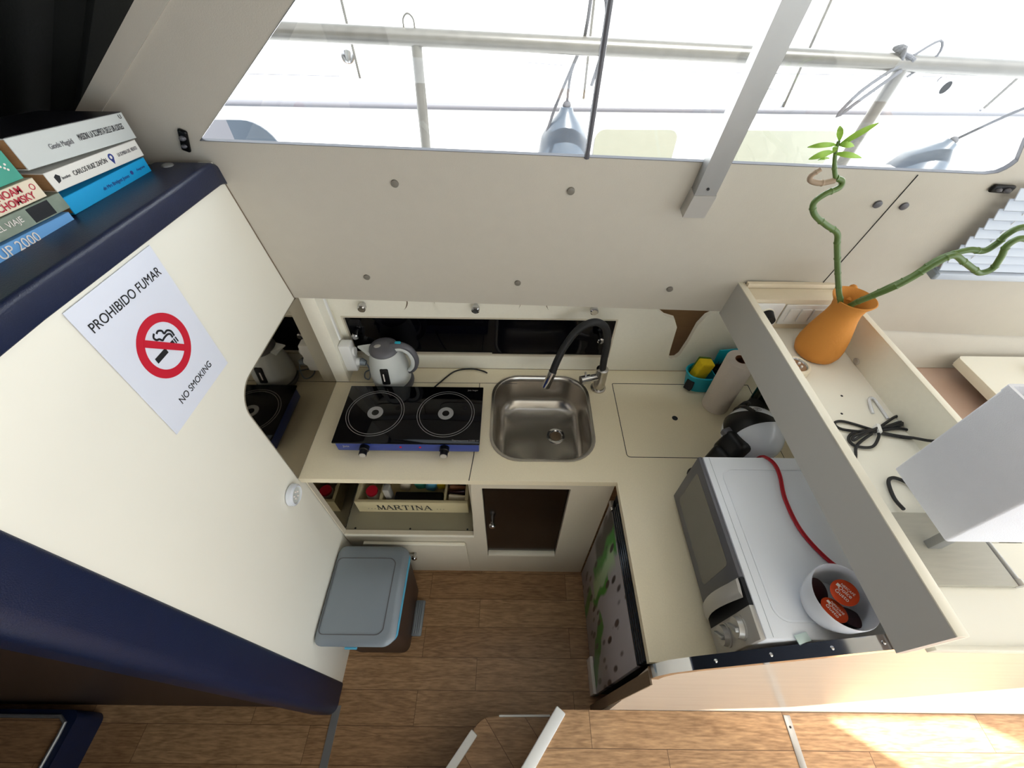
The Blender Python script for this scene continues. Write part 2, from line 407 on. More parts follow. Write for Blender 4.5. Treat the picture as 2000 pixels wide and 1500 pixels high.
# ------------------------------------------------------------------ left partition and block behind
XL = -.667
struct('wall_left', MB().prism([(.165, .0), (1.15, 0), (1.15, 1.28), (1.055, 1.28), (1.005, 1.66), (.975, 1.69), (.165, 1.69)], (XL, 0, 0), (0, 1, 0), (0, 0, 1), .03), 'ivory')
struct('wall_passage', MB().box(-2.6, -.70, .135, .965, 0, 1.685), 'darkwood')
struct('wall_light_blocker', MB().box(-2.6, -.80, -.80, -.77, 0, 2.35), 'darkwood')  # unseen wall added to keep rear light out of the passage
struct('ceiling', MB().box(-2.6, -.86, -.769, .111, 1.70, 1.73), 'darkwood')  # unseen low roof over the passage, added to darken it
# navy padding: vertical end and top rail
def pad_profile(cx, cy, w_, h_, r, n=5): return rrect(cx-w_/2, cy-h_/2, cx+w_/2, cy+h_/2, r, n)
prof = rrect(-.800, .112, -.662, .217, (.012, .05, .05, .03), 6)
t = struct('trim_4', MB().prism(prof, (0, 0, 1.69), (1, 0, 0), (0, 1, 0), 1.688), 'navy'); t['label'] = 'navy leatherette padding on the near edge of the left partition'
prof = rrect(-.785, 1.650, -.655, 1.697, (.009, .012, .012, .004), 5)
ux = [(p[0]+.72, p[1]) for p in prof]
mb = MB(); rings = []
for y, dz, sq in ((.02, .036, 1), (.45, .031, 1), (.90, .003, 1), (.945, .000, 1), (.958, -.006, .97), (.978, -.022, .90)):
    rings.append([Vector((-.72+u*sq, y+.02*(1-(u+.07)/.14)*0, 1.674+(v-1.674)*sq+dz*.6)) for u, v in ux])
mb.loft(rings)
t = struct('trim_5', mb, 'navy'); t['label'] = 'navy leatherette padded rail along the top of the left partition'
part('stud', MB().ball((-.735, .925, 1.6985), (.012, .012, .004)), 'alu', t)
# smoked mirror splashback on the partition
mp_ = [(1.05, .882), (1.05, 1.277), (.84, 1.277)]+[(.705+.06*math.cos(a)*0+(.84-.705)*0-.057*(1-math.cos(a))*1+.0, 1.274-.06*(1-math.cos(0))*0-.056*math.sin(a)) for a in [i*PI/16 for i in range(1, 9)]]+[(.645, .882)]
mp_ = [(1.05, .882), (1.05, 1.277)]+[(.640+.075-.075*math.sin(i*PI/20), 1.277-.075+.075*math.cos(i*PI/20)) for i in range(0, 11)]+[(.640, .882)]
mir = solo('mirror_splashback', MB().prism(mp_, (XL+.0035, 0, 0), (0, 1, 0), (0, 0, 1), .003), 'mirror', 'smoked mirror splashback with rounded corner on the cream partition beside the hob', 'mirror')

# ------------------------------------------------------------------ upper back wall with window
A0 = Vector((-.667, 1.035, 1.277)); U0 = Vector((1.287, -.039, 0)).normalized()
N0 = Vector((-.02991475, -.98718676, -.15673996)); N0 = (N0-U0*N0.dot(U0)).normalized(); V0 = N0.cross(U0)
if V0.z < 0: V0 = -V0
N0 = U0.cross(V0)
def W(x, z, off=0.):
    v = (z-A0.z)/V0.z; u = (x-A0.x-V0.x*v)/U0.x
    return A0+U0*u+V0*v+N0*off
def uv(x, z):
    v = (z-A0.z)/V0.z; return ((x-A0.x-V0.x*v)/U0.x, v)
hole_r = [uv(-.666, 1.735), uv(.99, 1.7045)]+[uv(1.028-.03+.03*math.sin(a), 1.7345-.03*math.cos(a)) for a in (0.5, .9, 1.2, 1.5)]+[uv(1.005, 1.77), uv(.90, 2.03), uv(-.27, 2.03)]
outer = [uv(-.695, 1.279), uv(-.6665, 1.279), uv(.626, 1.277), uv(.80, 1.24), uv(1.156, 1.217), uv(2.6, 1.19), uv(2.6, 2.2), uv(-.27, 2.2), uv(-.574, 1.958), uv(-.829, 1.79), uv(-.98, 1.69), uv(-1.05, 1.60), uv(-.695, 1.60)]
wb = struct('wall_back', MB().prism(outer, A0, U0, V0, .009, [hole_r]), 'vinyl')
CAPM = mat('grey_brown_cap', '7A756C', .45)
for i, (x, z) in enumerate(((-.27, 1.652), (.129, 1.645), (-.416, 1.371), (.014, 1.366), (.445, 1.36), (.821, 1.632), (.882, 1.629))):
    p = W(x, z); mb = MB(); mb.cyl(p-N0*.004, p+N0*.004, .0095, .0085, 20)
    mb.cyl(p+N0*.004, p+N0*.005, .0085, .006, 20)
    part('screw_cap', mb, 'darkgrey' if i > 4 else CAPM, wb, 'round grey screw cap')
mb = MB(); mb.tube([W(.855, 1.700, .0005), W(.846, 1.30, .0005)], .0012, 6)
part('seam', mb, 'ink', wb)
# outer strip of the surround, left of the window
mb = MB(); P1, P2, P3, P4 = uv(-.829, 1.79), uv(-.27, 2.16), uv(-.34, 2.17), uv(-.885, 1.79)
mb.prism([uv(-.97, 1.695), uv(-.829, 1.789), uv(-.574, 1.957), uv(-.31, 2.131), uv(-.37, 2.131), uv(-.63, 1.958), uv(-.883, 1.789), uv(-1.02, 1.695)], A0+N0*.006, U0, V0, .03)
t = struct('trim_6', mb, 'vinyl'); t['label'] = 'off-white vinyl strip along the slanting window surround'
# window frame, panes, glazing bar
win = struct('window_1', MB().prism(hole_r, A0+N0*.001, U0, V0, .010, [[(p[0]*.998+.0016, p[1]*.9945+.0036) for p in hole_r]]), 'darkgrey')
win['label'] = 'long slanting side window with black gasket'
part('pane', MB().prism(hole_r, A0-N0*.004, U0, V0, .004), 'pane', win)
mb = MB(); mb.tube([W(.153, 1.718, .0), W(.150, 2.03, .0)], .0058, 8); part('glazing_bar', mb, 'darkgrey', win)
# latches
def latch(x, z, ang, label):
    p = W(x, z, .005); rot = Matrix((U0, V0, N0)).transposed() @ Matrix.Rotation(ang, 3, 'Z')
    mb = MB().obox(p, (.024, .009, .0045), rot, .008, 3)
    o = solo('window_latch', mb, 'blackplastic', label, 'latch')
    mb = MB(); mb.ball(p+rot @ Vector((.008, 0, .005)), (.007, .007, .005)); mb.ball(p+rot @ Vector((-.010, 0, .005)), (.006, .006, .004))
    part('button', mb, 'darkgrey', o)
latch(-.695, 1.737, 1.15, 'small black latch at the lower left corner of the window')
latch(1.049, 1.677, -.05, 'small black latch below the right end of the window')
# aluminium post in front of the window
t = thing('support_post', 'grey aluminium post crossing in front of the window down to the off-white panel', 'post', W(.408, 1.60))
def post_seg(z0, z1, w0, d0, x0, x1):
    q = []
    for x, z in ((x0, z0), (x1, z1)):
        q.append([W(x-w0, z, .0), W(x+w0, z, .0), W(x+w0, z, d0), W(x-w0, z, d0)])
    return MB().loft(q)
part('shaft', post_seg(1.660, 2.16, .023, .030, .418, .436), 'alu', t)
part('bracket', post_seg(1.607, 1.660, .0245, .033, .412, .418), 'silverplastic', t, 'pale grey end bracket')
mb = MB(); p = W(.418, 1.675, .030); mb.cyl(p, p+N0*.002, .003, n=10); part('screw', mb, 'ink', t)

# ------------------------------------------------------------------ niche back, column, side wall
YB = 1.13
def zx(pts): return [(p[0], p[1]) for p in pts]
cut = [(.483, 1.30), (.487, 1.18), (.525, 1.150), (.562, 1.138), (.582, 1.10), (.590, .99), (.594, .955), (.606, .945), (.622, .947), (.634, .965), (.645, 1.03), (.652, 1.11), (.668, 1.150), (.700, 1.174), (.735, 1.178), (.735, 1.30)]
mb = MB().prism([(-.667, .8805), (1.0, .8805), (1.0, 1.34), (-.667, 1.34)], (0, YB, 0), (1, 0, 0), (0, 0, 1), .018, [cut, [(-.596, .950), (.368, .950), (.368, 1.133), (-.596, 1.133)]])
struct('wall_niche', mb, 'cream')
struct('wall_hull', MB().box(-1.2, 2.6, 1.26, 1.28, -.03, 1.285), mat('raw_plywood', '9A7850', .7, var=.15, scale=14, stretch=(1, 1, 6)))
struct('trim_7', MB().box(-.6665, -.615, 1.05, YB-.001, .881, 1.30, .002), 'cream')
struct('wall_right', MB().box(.985, 1.005, .17, 1.128, 0, 1.26), 'cream')
# wall cupboard doors and drawers
cb = thing('wall_cupboard', 'long low wall cupboard with black glass doors and three cream drawers behind the worktop', 'cupboard', (-.11, YB, .95))
part('interior', MB().box(-.60, .372, YB+.019, YB+.03, .95, 1.135), 'blackplastic', cb)
mb = MB(); fr = [(-.596, .950), (.368, .950), (.368, 1.133), (-.596, 1.133)]; fi = [(-.590, .957), (.362, .957), (.362, 1.128), (-.590, 1.128)]
mb.prism(fr, (0, YB-.002, 0), (1, 0, 0), (0, 0, 1), .02, [fi]); part('frame', mb, 'cabinet', cb)
for x0, x1, kx, y0 in ((-.590, -.07, -.565, YB+.010), (-.075, .362, .318, YB+.004)):
    dr = part('glass_door', MB().box(x0, x1, y0, y0+.005, .957, 1.128), 'blackglass', cb)
    mb = MB(); mb.lathe([(0, 0), (.007, 0), (.007, .012), (.0125, .016), (.0125, .026), (.009, .030), (0, .030)], (kx, y0, 1.05), 20, Matrix.Rotation(PI/2, 3, 'X'))
    part('knob', mb, 'chrome', dr)
for x0, x1, kx in ((-.632, -.355, -.498), (-.26, .025, -.122), (.115, .385, .27)):
    mb = MB().prism(rrect(x0, 1.157, x1, 1.330, (.0, .0, .045, .045), 8), (0, YB-.010, 0), (1, 0, 0), (0, 0, 1), .0095)
    dr = part('drawer', mb, 'cream', cb)
    mb = MB().prism(rrect(x0-.0035, 1.1535, x1+.0035, 1.331, (.0, .0, .048, .048), 8), (0, YB-.0006, 0), (1, 0, 0), (0, 0, 1), .0005, [rrect(x0, 1.157, x1, 1.330, (.0, .0, .045, .045), 8)])
    part('drawer_gap', mb, 'edgewood', cb)
    mb = MB(); mb.lathe([(0, 0), (.007, 0), (.007, .012), (.0135, .015), (.0135, .030), (.010, .034), (0, .034)], (kx, YB-.010, 1.195), 20, Matrix.Rotation(PI/2, 3, 'X'))
    part('knob', mb, 'chrome', dr)
# socket block on the column
t = thing('power_strip', 'white extension socket block with cable trunking on the column left of the kettle', 'power strip', (-.60, 1.10, .93))
part('trunking', MB().box(-.622, -.610, 1.095, 1.107, 1.05, 1.30, .003), 'whiteplastic', t)
part('body', MB().box(-.6145, -.572, 1.062, 1.104, .925, 1.05, .006), 'whiteplastic', t)
mb = MB(); mb.cyl((-.572, 1.083, .958), (-.560, 1.083, .958), .017, .014); mb.cyl((-.572, 1.083, 1.01), (-.565, 1.083, 1.01), .017, .016)
part('socket', mb, 'whiteplastic', t)
t = thing('kettle_plug', 'grey plug and thin grey kettle lead in the white socket block', 'plug', (-.55, 1.083, .958))
part('plug', MB().cyl((-.559, 1.083, .958), (-.541, 1.080, .952), .015, .010), 'greyplastic', t)
mb = MB(); mb.tube([(-.541, 1.080, .952), (-.532, 1.072, .925), (-.54, 1.06, .888), (-.56, 1.07, .884), (-.565, 1.10, .884), (-.54, 1.112, .884), (-.50, 1.10, .884)], .0025, 8, 6)
part('cable', mb, 'greyplastic', t)

# ------------------------------------------------------------------ worktop
ZC = .88
L_out = [(-.664, .640), (.335, .640), (.335, .168), (.984, .168), (.984, 1.128), (-.664, 1.128)]
sink_hole = rrect(-.068, .715, .284, 1.090, .098, 8)
wt = thing('worktop', 'speckled cream L-shaped worktop under the hob, sink and microwave', 'worktop', (0, .9, ZC))
part('top', MB().prism(L_out, (0, 0, ZC), (1, 0, 0), (0, 1, 0), .024, [sink_hole]), 'counter', wt)
mb = MB()
def line2(pts, r=.0011):
    mb.tube([(p[0], p[1], ZC+.0002) for p in pts], r, 6)
line2([(-.664, 1.050), (-.12, 1.052), (.02, 1.0525)], .0009); line2([(-.130, .640), (-.121, .735), (-.121, 1.05)], .0013)
part('seam', mb, 'ink', wt)
mb = MB(); lid = rrect(.383, .733, .90, 1.058, (.0, .004, .012, 0), 4)
line2(lid+[lid[0]], .0012); part('lid_gap', mb, 'ink', wt, 'dark gap round the lift-out lid')
part('finger_hole', MB().cyl((.581, .896, ZC+.0001), (.581, .896, ZC+.0006), .010, n=24), 'ink', wt)
# sink
sk = thing('sink', 'brushed steel sink bowl with round drain set in the cream worktop', 'sink', (.108, .90, ZC-.15))
rings = []
def sring(ins, z, r): return [Vector((p[0], p[1], z)) for p in rrect(-.072+ins, .711+ins, .288-ins, 1.094-ins, max(.02, r), 8)]
for ins, z, r in ((.0, .0005, .100), (.0, .0025, .100), (.008, .0030, .096), (.011, .001, .094), (.013, -.02, .092), (.018, -.10, .088), (.030, -.128, .08), (.055, -.141, .07), (.10, -.146, .05), (.16, -.148, .02)):
    rings.append(sring(ins, ZC+z, r))
part('bowl', MB().loft(rings, False, True), 'steel', sk, smooth=60)
mb = MB(); zb = ZC-.1465
mb.lathe([(.034, .0), (.034, .003), (.026, .0035), (.022, -.0005)], (.172, .915, zb), 32); part('drain_rim', mb, 'chrome', sk)
mb = MB(); mb.lathe([(.021, .0), (.019, .0015), (.008, .0022), (0, .0022)], (.172, .915, zb), 24); part('strainer', mb, 'edgewood', sk)
# faucet
fc = thing('faucet', 'chrome and black flexible-hose mixer tap behind the sink', 'tap', (.326, 1.035, ZC))
mb = MB(); mb.lathe([(0, 0), (.0285, 0), (.0285, .005), (.022, .007), (.022, .060), (.0215, .061), (.0215, .102), (.014, .106), (0, .106)], (.326, 1.035, ZC+.0005), 28); part('body', mb, 'steel', fc)
mb = MB(); mb.cyl((.312, 1.030, ZC+.066), (.285, 1.022, ZC+.066), .0135); mb.cyl((.284, 1.022, ZC+.066), (.250, 1.012, ZC+.066), .0165); mb.cyl((.268, 1.017, ZC+.080), (.262, 1.015, ZC+.105), .0035); part('lever', mb, 'chrome', fc)
mb = MB(); mb.tube([(.326, 1.035, ZC+.098), (.322, 1.034, 1.04), (.318, 1.032, 1.12), (.300, 1.030, 1.18), (.262, 1.028, 1.203), (.215, 1.022, 1.18), (.178, 1.012, 1.12), (.155, 1.000, 1.06), (.142, .990, 1.012)], .0125, 14, 6); part('hose', mb, 'rubber', fc, 'black rubber hose')
part('spout', MB().cyl((.142, .990, 1.014), (.122, .976, .950), .0142, .0142), 'chrome', fc)

# ------------------------------------------------------------------ base cabinet under the worktop
YF = .65
bc = thing('base_cabinet', 'beige galley base cabinet with open shelf, flap and dark door under the worktop', 'cabinet', (-.15, .8, 0))
front = [(-.660, .0), (.3368, 0), (.3368, .855), (-.660, .855)]
op_shelf = [(-.655, .422), (-.143, .422), (-.128, .848), (-.655, .848)]
op_door = [(-.094, .203), (.198, .203), (.198, .812), (-.094, .812)]
part('front_panel', MB().prism(front, (0, YF, 0), (1, 0, 0), (0, 0, 1), .018, [op_shelf, op_door]), 'cabinet', bc)
part('shelf', MB().box(-.658, -.15, YF+.001, 1.12, .405, .420), 'shelfgrey', bc, 'worn grey-brown shelf board')
mb = MB().box(-.658, -.143, YF-.002, YF+.003, .404, .4225, .001); part('shelf_edge', mb, 'edge', bc)
part('side_panel', MB().box(-.662, -.659, YF+.02, 1.12, .425, .85), 'mirror', bc, 'smoked mirror side panel')
part('divider', MB().box(-.140, -.125, YF+.018, 1.12, .02, .853), 'cabinet', bc)
part('back_panel', MB().box(-.658, .33, 1.12, 1.127, .0, .853), 'darkwood', bc)
part('recess', MB().prism([(-.094, .203), (.198, .203), (.198, .812), (-.094, .812)], (0, YF+.0185, 0), (1, 0, 0), (0, 0, 1), .02, [[(-.088, .21), (.192, .21), (.192, .806), (-.088, .806)]]), 'blackplastic', bc)
dr = part('door', MB().box(-.092, .196, YF+.012, YF+.020, .235, .810), 'brownglass', bc, 'dark brown glass door')
part('ledge', MB().box(-.092, .196, YF-.002, YF+.03, .203, .216, .001), 'edge', bc)
part('knob', MB().lathe([(0, 0), (.006, 0), (.006, .016), (.0115, .020), (.0115, .028), (.008, .032), (0, .032)], (-.066, YF+.012, .545), 20, Matrix.Rotation(PI/2, 3, 'X')), 'chrome', dr)
fl = part('flap_door', MB().box(-.600, -.180, YF-.012, YF-.001, .045, .345, .002), 'cabinet', bc)
part('edge_strip', MB().box(-.596, -.184, YF-.014, YF-.002, .346, .356, .001), 'edge', fl)
part('knob', MB().lathe([(0, 0), (.006, 0), (.006, .014), (.012, .018), (.012, .026), (.008, .030), (0, .030)], (-.400, YF-.012, .262), 20, Matrix.Rotation(PI/2, 3, 'X')), 'chrome', fl)
for x in (-.62, -.40, -.17): part('screw_hole', MB().cyl((x, .675, .4203), (x, .675, .4208), .004, n=10), 'ink', bc)

# spice tray on the shelf
bx = thing('wooden_organiser', 'cream wooden divided box lettered MARTINA on the shelf under the hob', 'box', (-.38, .83, .42))
zt = .508; y0 = .745; y1 = .93; x0 = -.62; x1 = -.17
part('base', MB().box(x0, x1, y0, y1, .421, .427), 'woodbox', bx)
part('front', MB().box(x0, x1, y0-.001, y0+.012, .427, zt, .001), 'woodbox', bx)
part('back', MB().box(x0, x1, y1-.012, y1, .427, zt, .001), 'woodbox', bx)
for x in (x0+.006, x1-.006): part('side', MB().box(x-.006, x+.006, y0+.012, y1-.012, .427, zt), 'woodbox', bx)
for x, h in ((-.518, .006), (-.262, .004)):
    part('divider', MB().box(x-h, x+h, y0+.012, y1-.012, .427, zt-.003), 'woodbox', bx)
def serif_word(word, O, h, w_, gap, parent, m):
    """roman capitals out of straight strokes with serifs, on the xz plane facing -y"""
    S = {'M': [((0, 0), (.08, 1), 1), ((.08, 1), (.5, 0), 2), ((.5, 0), (.92, 1), 1), ((.92, 1), (1, 0), 2)], 'A': [((0, 0), (.5, 1), 1), ((.5, 1), (1, 0), 2), ((.2, .38), (.8, .38), 1)],
         'R': [((.12, 0), (.12, 1), 2), ((.12, 1), (.7, 1), 1), ((.7, 1), (.8, .75), 2), ((.8, .75), (.7, .5), 2), ((.7, .5), (.12, .5), 1), ((.4, .5), (1, 0), 2)],
         'T': [((.5, 0), (.5, 1), 2), ((.02, 1), (.98, 1), 1), ((.02, 1), (.02, .8), 1), ((.98, 1), (.98, .8), 1)], 'I': [((.5, 0), (.5, 1), 2)],
         'N': [((.1, 0), (.1, 1), 1), ((.1, 1), (.9, 0), 2), ((.9, 0), (.9, 1), 1)]}
    SER = {'M': (0, 1), 'A': (0, 1), 'R': (.12, 1), 'T': (.5,), 'I': (.5, ), 'N': (.1,)}
    mb = MB(); x = 0
    for ch in word:
        ww = w_*(.5 if ch == 'I' else 1)
        for a, b, k in S[ch]:
            a = Vector((a[0]*ww, 0, a[1]*h)); b = Vector((b[0]*ww, 0, b[1]*h)); dd = (b-a).normalized(); wdt = .0011*k*h/.03
            rot = Matrix((dd, (0, 1, 0), dd.cross(Vector((0, 1, 0))))).transposed()
            mb.obox(Vector(O)+Vector((x, 0, 0))+(a+b)/2, ((b-a).length/2, .0002, wdt), rot)
        for sx in SER[ch]: mb.obox(Vector(O)+Vector((x+sx*ww, 0, 0)), (h*.14, .0002, h*.03))
        if ch in 'IMNR': mb.obox(Vector(O)+Vector((x+(.5 if ch == 'I' else .08)*ww, 0, h)), (h*.14, .0002, h*.03))
        x += ww+gap
    return part('lettering', mb, m, parent)
serif_word('MARTINA', (-.535, y0-.0014, .445), .038, .026, .0075, bx, 'ink')
for x in (-.575, -.562, -.549, -.296, -.283, -.270): part('printed_dot', MB().cyl((x, y0-.001, .452), (x, y0-.0015, .452), .0022, n=8), 'darkgrey', bx)
t = thing('salt_jar', 'small white jar with red lid in the left compartment of the wooden box', 'jar', (-.565, .80, .427))
part('body', MB().lathe([(0, 0), (.024, 0), (.026, .01), (.026, .05), (.021, .058)], (-.565, .80, .4275), 20), 'jar', t)
part('lid', MB().lathe([(.022, .058), (.023, .060), (.023, .072), (0, .073)], (-.565, .80, .4275), 20), 'signred', t)
solo('white_packet', MB().obox((-.562, .865, .468), (.026, .012, .040), Matrix.Rotation(.3, 3, 'X'), .008), 'printwhite', 'crumpled white packet behind the red-lidded jar in the wooden box', 'packet')
solo('grey_dispenser', MB().box(-.503, -.478, .768, .80, .4275, .56, .004), 'silverplastic', 'upright pale grey plastic dispenser beside the divider in the wooden box', 'dispenser')
t = thing('black_tin', 'flat black tin standing in the middle compartment of the wooden box', 'tin', (-.37, .78, .4275))
part('body', MB().box(-.468, -.272, .764, .80, .4275, .495, .006), 'blackplastic', t)
part('badge', MB().prism(circ(0, 0, .028, 24, .007), (-.37, .7635, .475), (1, 0, 0), (0, 0, 1), .001), 'printwhite', t)
for i, (x, m) in enumerate(((-.44, 'b_cream'), (-.385, 'b_teal'), (-.33, 'lightblue'), (-.295, 'yellow'))):
    solo('spice_bag', MB().obox((x, .850+.008*(i % 2), .473), (.024, .018, .043), Matrix.Rotation(.2*(-1)**i, 3, 'Y'), .014, 3), m,
         ['cream spice bag nearest the dispenser behind the black tin', 'green spice bag behind the black tin', 'light blue spice bag behind the black tin', 'yellow spice bag by the right divider behind the black tin'][i], 'bag', 'bags behind the black tin')
for i, (y, m) in enumerate(((.772, 'b_cream'), (.792, 'capdark'), (.815, 'card'), (.84, 'capdark'))):
    solo('snack_packet', MB().obox((-.217, y, .468), (.036, .006, .034), Matrix.Rotation(-.35, 3, 'X') @ Matrix.Rotation(.12*(-1)**i, 3, 'Y'), .005), m,
         ['cream foil snack packet, frontmost in the right compartment of the wooden box', 'dark foil snack packet, second from the front in the wooden box', 'brown snack packet, third from the front in the wooden box', 'dark snack packet, rearmost in the wooden box'][i], 'packet', 'snack packets in the wooden box')

# ------------------------------------------------------------------ fridge
fg = thing('fridge', 'small black fridge with a green leaf print on its door under the worktop', 'fridge', (.6, .4, 0))
part('body', MB().box(.352, .93, .185, .645, .01, .845), 'blackplastic', fg)
part('door', MB().box(.338, .352, .178, .640, .012, .745, .002), ART, fg, 'door with green leaf and droplet print')
mb = MB()
for k in range(5): mb.box(.336+.0012*k, .352, .178, .600, .752+.018*k, .762+.018*k, .002)
mb.box(.344, .353, .178, .600, .746, .846)
part('vent_grille', mb, mat('glossy_black_slats', '1C2430', .15, .3), fg, 'ribbed glossy black top trim')
part('hinge', MB().box(.332, .352, .605, .640, .745, .76, .003), 'chrome', fg)
part('kick_strip', MB().box(.326, .338, .178, .30, .0, .09, .002), 'printwhite', fg)

# ------------------------------------------------------------------ near wall with chrome strip
wy = lambda z: .113+(z-.36)*.045
def wpt(x, z, off=0): return Vector((x, wy(z)-off, z))
top_pts = [(.327, .905), (.355, .955), (.691, 1.185), (.70, 1.27), (.86, 1.272), (2.6, 1.272)]
rings = []
fr = [(.327, 0)]+top_pts+[(2.6, 0)]
O = wpt(0, 0); Uw = Vector((1, 0, 0)); Vw = (wpt(0, 1)-wpt(0, 0)).normalized(); vs = 1/Vw.z
nw = struct('wall_near', MB().prism([(x, z*vs) for x, z in fr], O, Uw, Vw, .020), 'pinkwall')
nw['label'] = 'glossy pale wood partition between galley and raised floor'
part('end_cap', MB().prism([(-.004, 0), (.024, 0), (.024, .9), (-.004, .9)], (.3265, .126, 0), (0, 1, .02), (0, 0, 1), .004), 'edgewood', nw)
# chrome capping along sloping top
sp = [wpt(.330, .895, .004), wpt(.336, .925, .004), wpt(.357, .962, .004), wpt(.40, .998, .004), wpt(.695, 1.192, .004)]
mb = MB(); rings = []
for i, p in enumerate(sp):
    dd = (sp[min(i+1, len(sp)-1)]-sp[max(i-1, 0)]).normalized(); nrm = Vector((-dd.z, 0, dd.x))
    q = p+nrm*.006
    rings.append([q+Vector((0, 0, 0)), q+Vector((0, .024, 0)), q+Vector((0, .024, 0))-nrm*.003, q-nrm*.003+Vector((0, .002, 0)), q-nrm*.020+Vector((0, .002, 0)), q-nrm*.020])
mb.loft(rings)
cs = solo('metal_capping', mb, 'chrome', 'polished metal capping strip screwed along the sloping top of the near partition', 'trim strip')
for k, f in enumerate((.12, .42, .72, .95)):
    q = sp[3].lerp(sp[4], f); dd = (sp[4]-sp[3]).normalized(); nrm = Vector((-dd.z, 0, dd.x))
    part('screw', MB().ball(q+nrm*.0065+Vector((0, .012, 0)), (.004, .004, .002), n=14), 'chrome', cs)

# ------------------------------------------------------------------ raised tray shelf
ts = thing('shelf_tray', 'long raised tray shelf with grey outer board and cream inside, right of the galley', 'shelf', (.76, .55, 1.27))
part('floor_board', MB().box(.64, 1.75, .135, .30, 1.274, 1.29), 'ivory', ts)
part('floor_board', MB().box(.64, .905, .301, .99, 1.274, 1.29), 'ivory', ts)
part('outer_board', MB().prism([(-.128, 1.268), (-.128, 1.388), (-.985, 1.388), (-1.000, 1.268)], (.624, 0, 0), (0, -1, 0), (0, 0, 1), .013), 'greyboard', ts, 'grey laminate board')
part('outer_lining', MB().box(.6375, .641, .128, .980, 1.29, 1.388), 'ivory', ts)
part('edge_band', MB().box(.6235, .6415, .128, .980, 1.388, 1.391, .001), 'edge', ts)
part('inner_board', MB().prism([(.33, 1.274), (.975, 1.274), (.965, 1.388), (.33, 1.388)], (.905, 0, 0), (0, 1, 0), (0, 0, 1), .014), 'cream', ts)
part('edge_band', MB().box(.890, .9055, .33, .965, 1.388, 1.391, .001), 'edge', ts)
part('back_box', MB().box(.6415, .8905, .905, .955, 1.29, 1.388, .001), 'b_cream', ts, 'yellowish cream back ledge')
part('back_rail', MB().box(.6415, .8905, .958, .970, 1.274, 1.40), 'b_cream', ts)
for x, y in ((.800, .655), (.771, .60)): part('screw_hole', MB().cyl((x, y, 1.2901), (x, y, 1.2906), .0028, n=10), 'ink', ts)
part('stud', MB().ball((.889, .765, 1.300), (.003, .010, .008)), 'silverplastic', ts)
part('front_lip', MB().box(.668, 1.75, .128, .135, 1.274, 1.296, .002), 'cream', ts)
# sockets on the tray's back
def socket(x0, x1, z0, z1, label):
    t = thing('wall_socket', label, 'socket', ((x0+x1)/2, .904, (z0+z1)/2))
    part('plate', MB().box(x0, x1, .898, .9045, z0, z1, .003), 'whiteplastic', t); return t
t = socket(.652, .728, 1.305, 1.378, 'white wall socket with black plug behind the terracotta vase')
part('well', MB().lathe([(.021, 0), (.019, .003), (.017, .0005), (0, .0005)], (.690, .898, 1.343), 24, Matrix.Rotation(PI/2, 3, 'X')), 'cream', t)
t = socket(.733, .880, 1.31, 1.375, 'white switch panel with four rocker switches beside the wall socket')
for k in range(4): part('switch', MB().box(.745+.033*k, .772+.033*k, .893, .898, 1.322, 1.364, .002), 'whiteplastic', t)
t = thing('black_plug', 'black round plug with cord in the wall socket behind the tray board', 'plug', (.690, .89, 1.343))
part('plug', MB().cyl((.690, .8965, 1.343), (.690, .872, 1.340), .018, .015), 'blackplastic', t)
mb = MB(); mb.tube([(.690, .874, 1.338), (.694, .864, 1.325), (.700, .85, 1.30), (.690, .83, 1.294), (.672, .76, 1.294), (.656, .70, 1.294)], .003, 8, 6); part('cable', mb, 'rubber', t)

# ------------------------------------------------------------------ right beyond the tray
struct('wall_ledge', MB().loft([[Vector((x, .995, 1.214)), Vector((x, .978, 1.19)), Vector((x, .964, 1.10)), Vector((x, .958, 1.087)), Vector((x, .995, 1.087))] for x in (.906, 2.6)]), 'vinyl')
struct('wall_seat', MB().box(1.01, 2.6, .15, 1.0, .0, 1.085), mat('rosy_laminate', 'C4A898', .3, var=.05))
tb = thing('side_table', 'cream table top corner beyond the lamp, below the window blind', 'table', (1.7, .6, .95))
part('tabletop', MB().prism(rrect(1.405, .30, 2.3, .948, (0, .012, 0, 0), 4), (0, 0, 1.15), (1, 0, 0), (0, 1, 0), .026), 'ivory', tb)
part('edge_band', MB().box(1.401, 1.405, .30, .938, 1.122, 1.151, .001), 'edge', tb)
part('leg', MB().box(1.70, 1.76, .5, .56, 1.086, 1.124), 'cream', tb)
mb = MB(); mb.tube([(1.60+.02*math.cos(a), .865+.03*math.sin(a), 1.156+.002*a) for a in [i*.5 for i in range(24)]], .004, 8)
solo('black_cable_coil', mb, 'rubber', 'small coil of black cable on the cream table top at the right edge', 'cable')
# blind
SLAT = mat('blueish_white_slat', 'C3CCDA', .3, var=.02)
bl = thing('window_blind', 'pale grey slatted window blind hanging at the right of the off-white panel', 'blind', (1.25, .93, 1.48))
R0 = Matrix((U0, V0, N0)).transposed()
for k in range(9):
    z = 1.492+.0235*k; a = W(1.26-.001*k, z, .030)
    part('slat', MB().obox(a, (.19, .0125, .0012), R0 @ Matrix.Rotation(-.5, 3, 'X'), .001, 1), SLAT, bl)
part('bottom_rail', MB().obox(W(1.255, 1.468, .030), (.185, .010, .014), R0, .003), SLAT, bl)
part('end_cap', MB().obox(W(1.066, 1.470, .030), (.006, .009, .018), R0, .003), 'greyplastic', bl)
for x in (1.12, 1.38):
    mb = MB(); mb.tube([W(x, 1.47, .031), W(x, 1.69, .031)], .0008, 6); part('ladder_cord', mb, 'whiteplastic', bl)

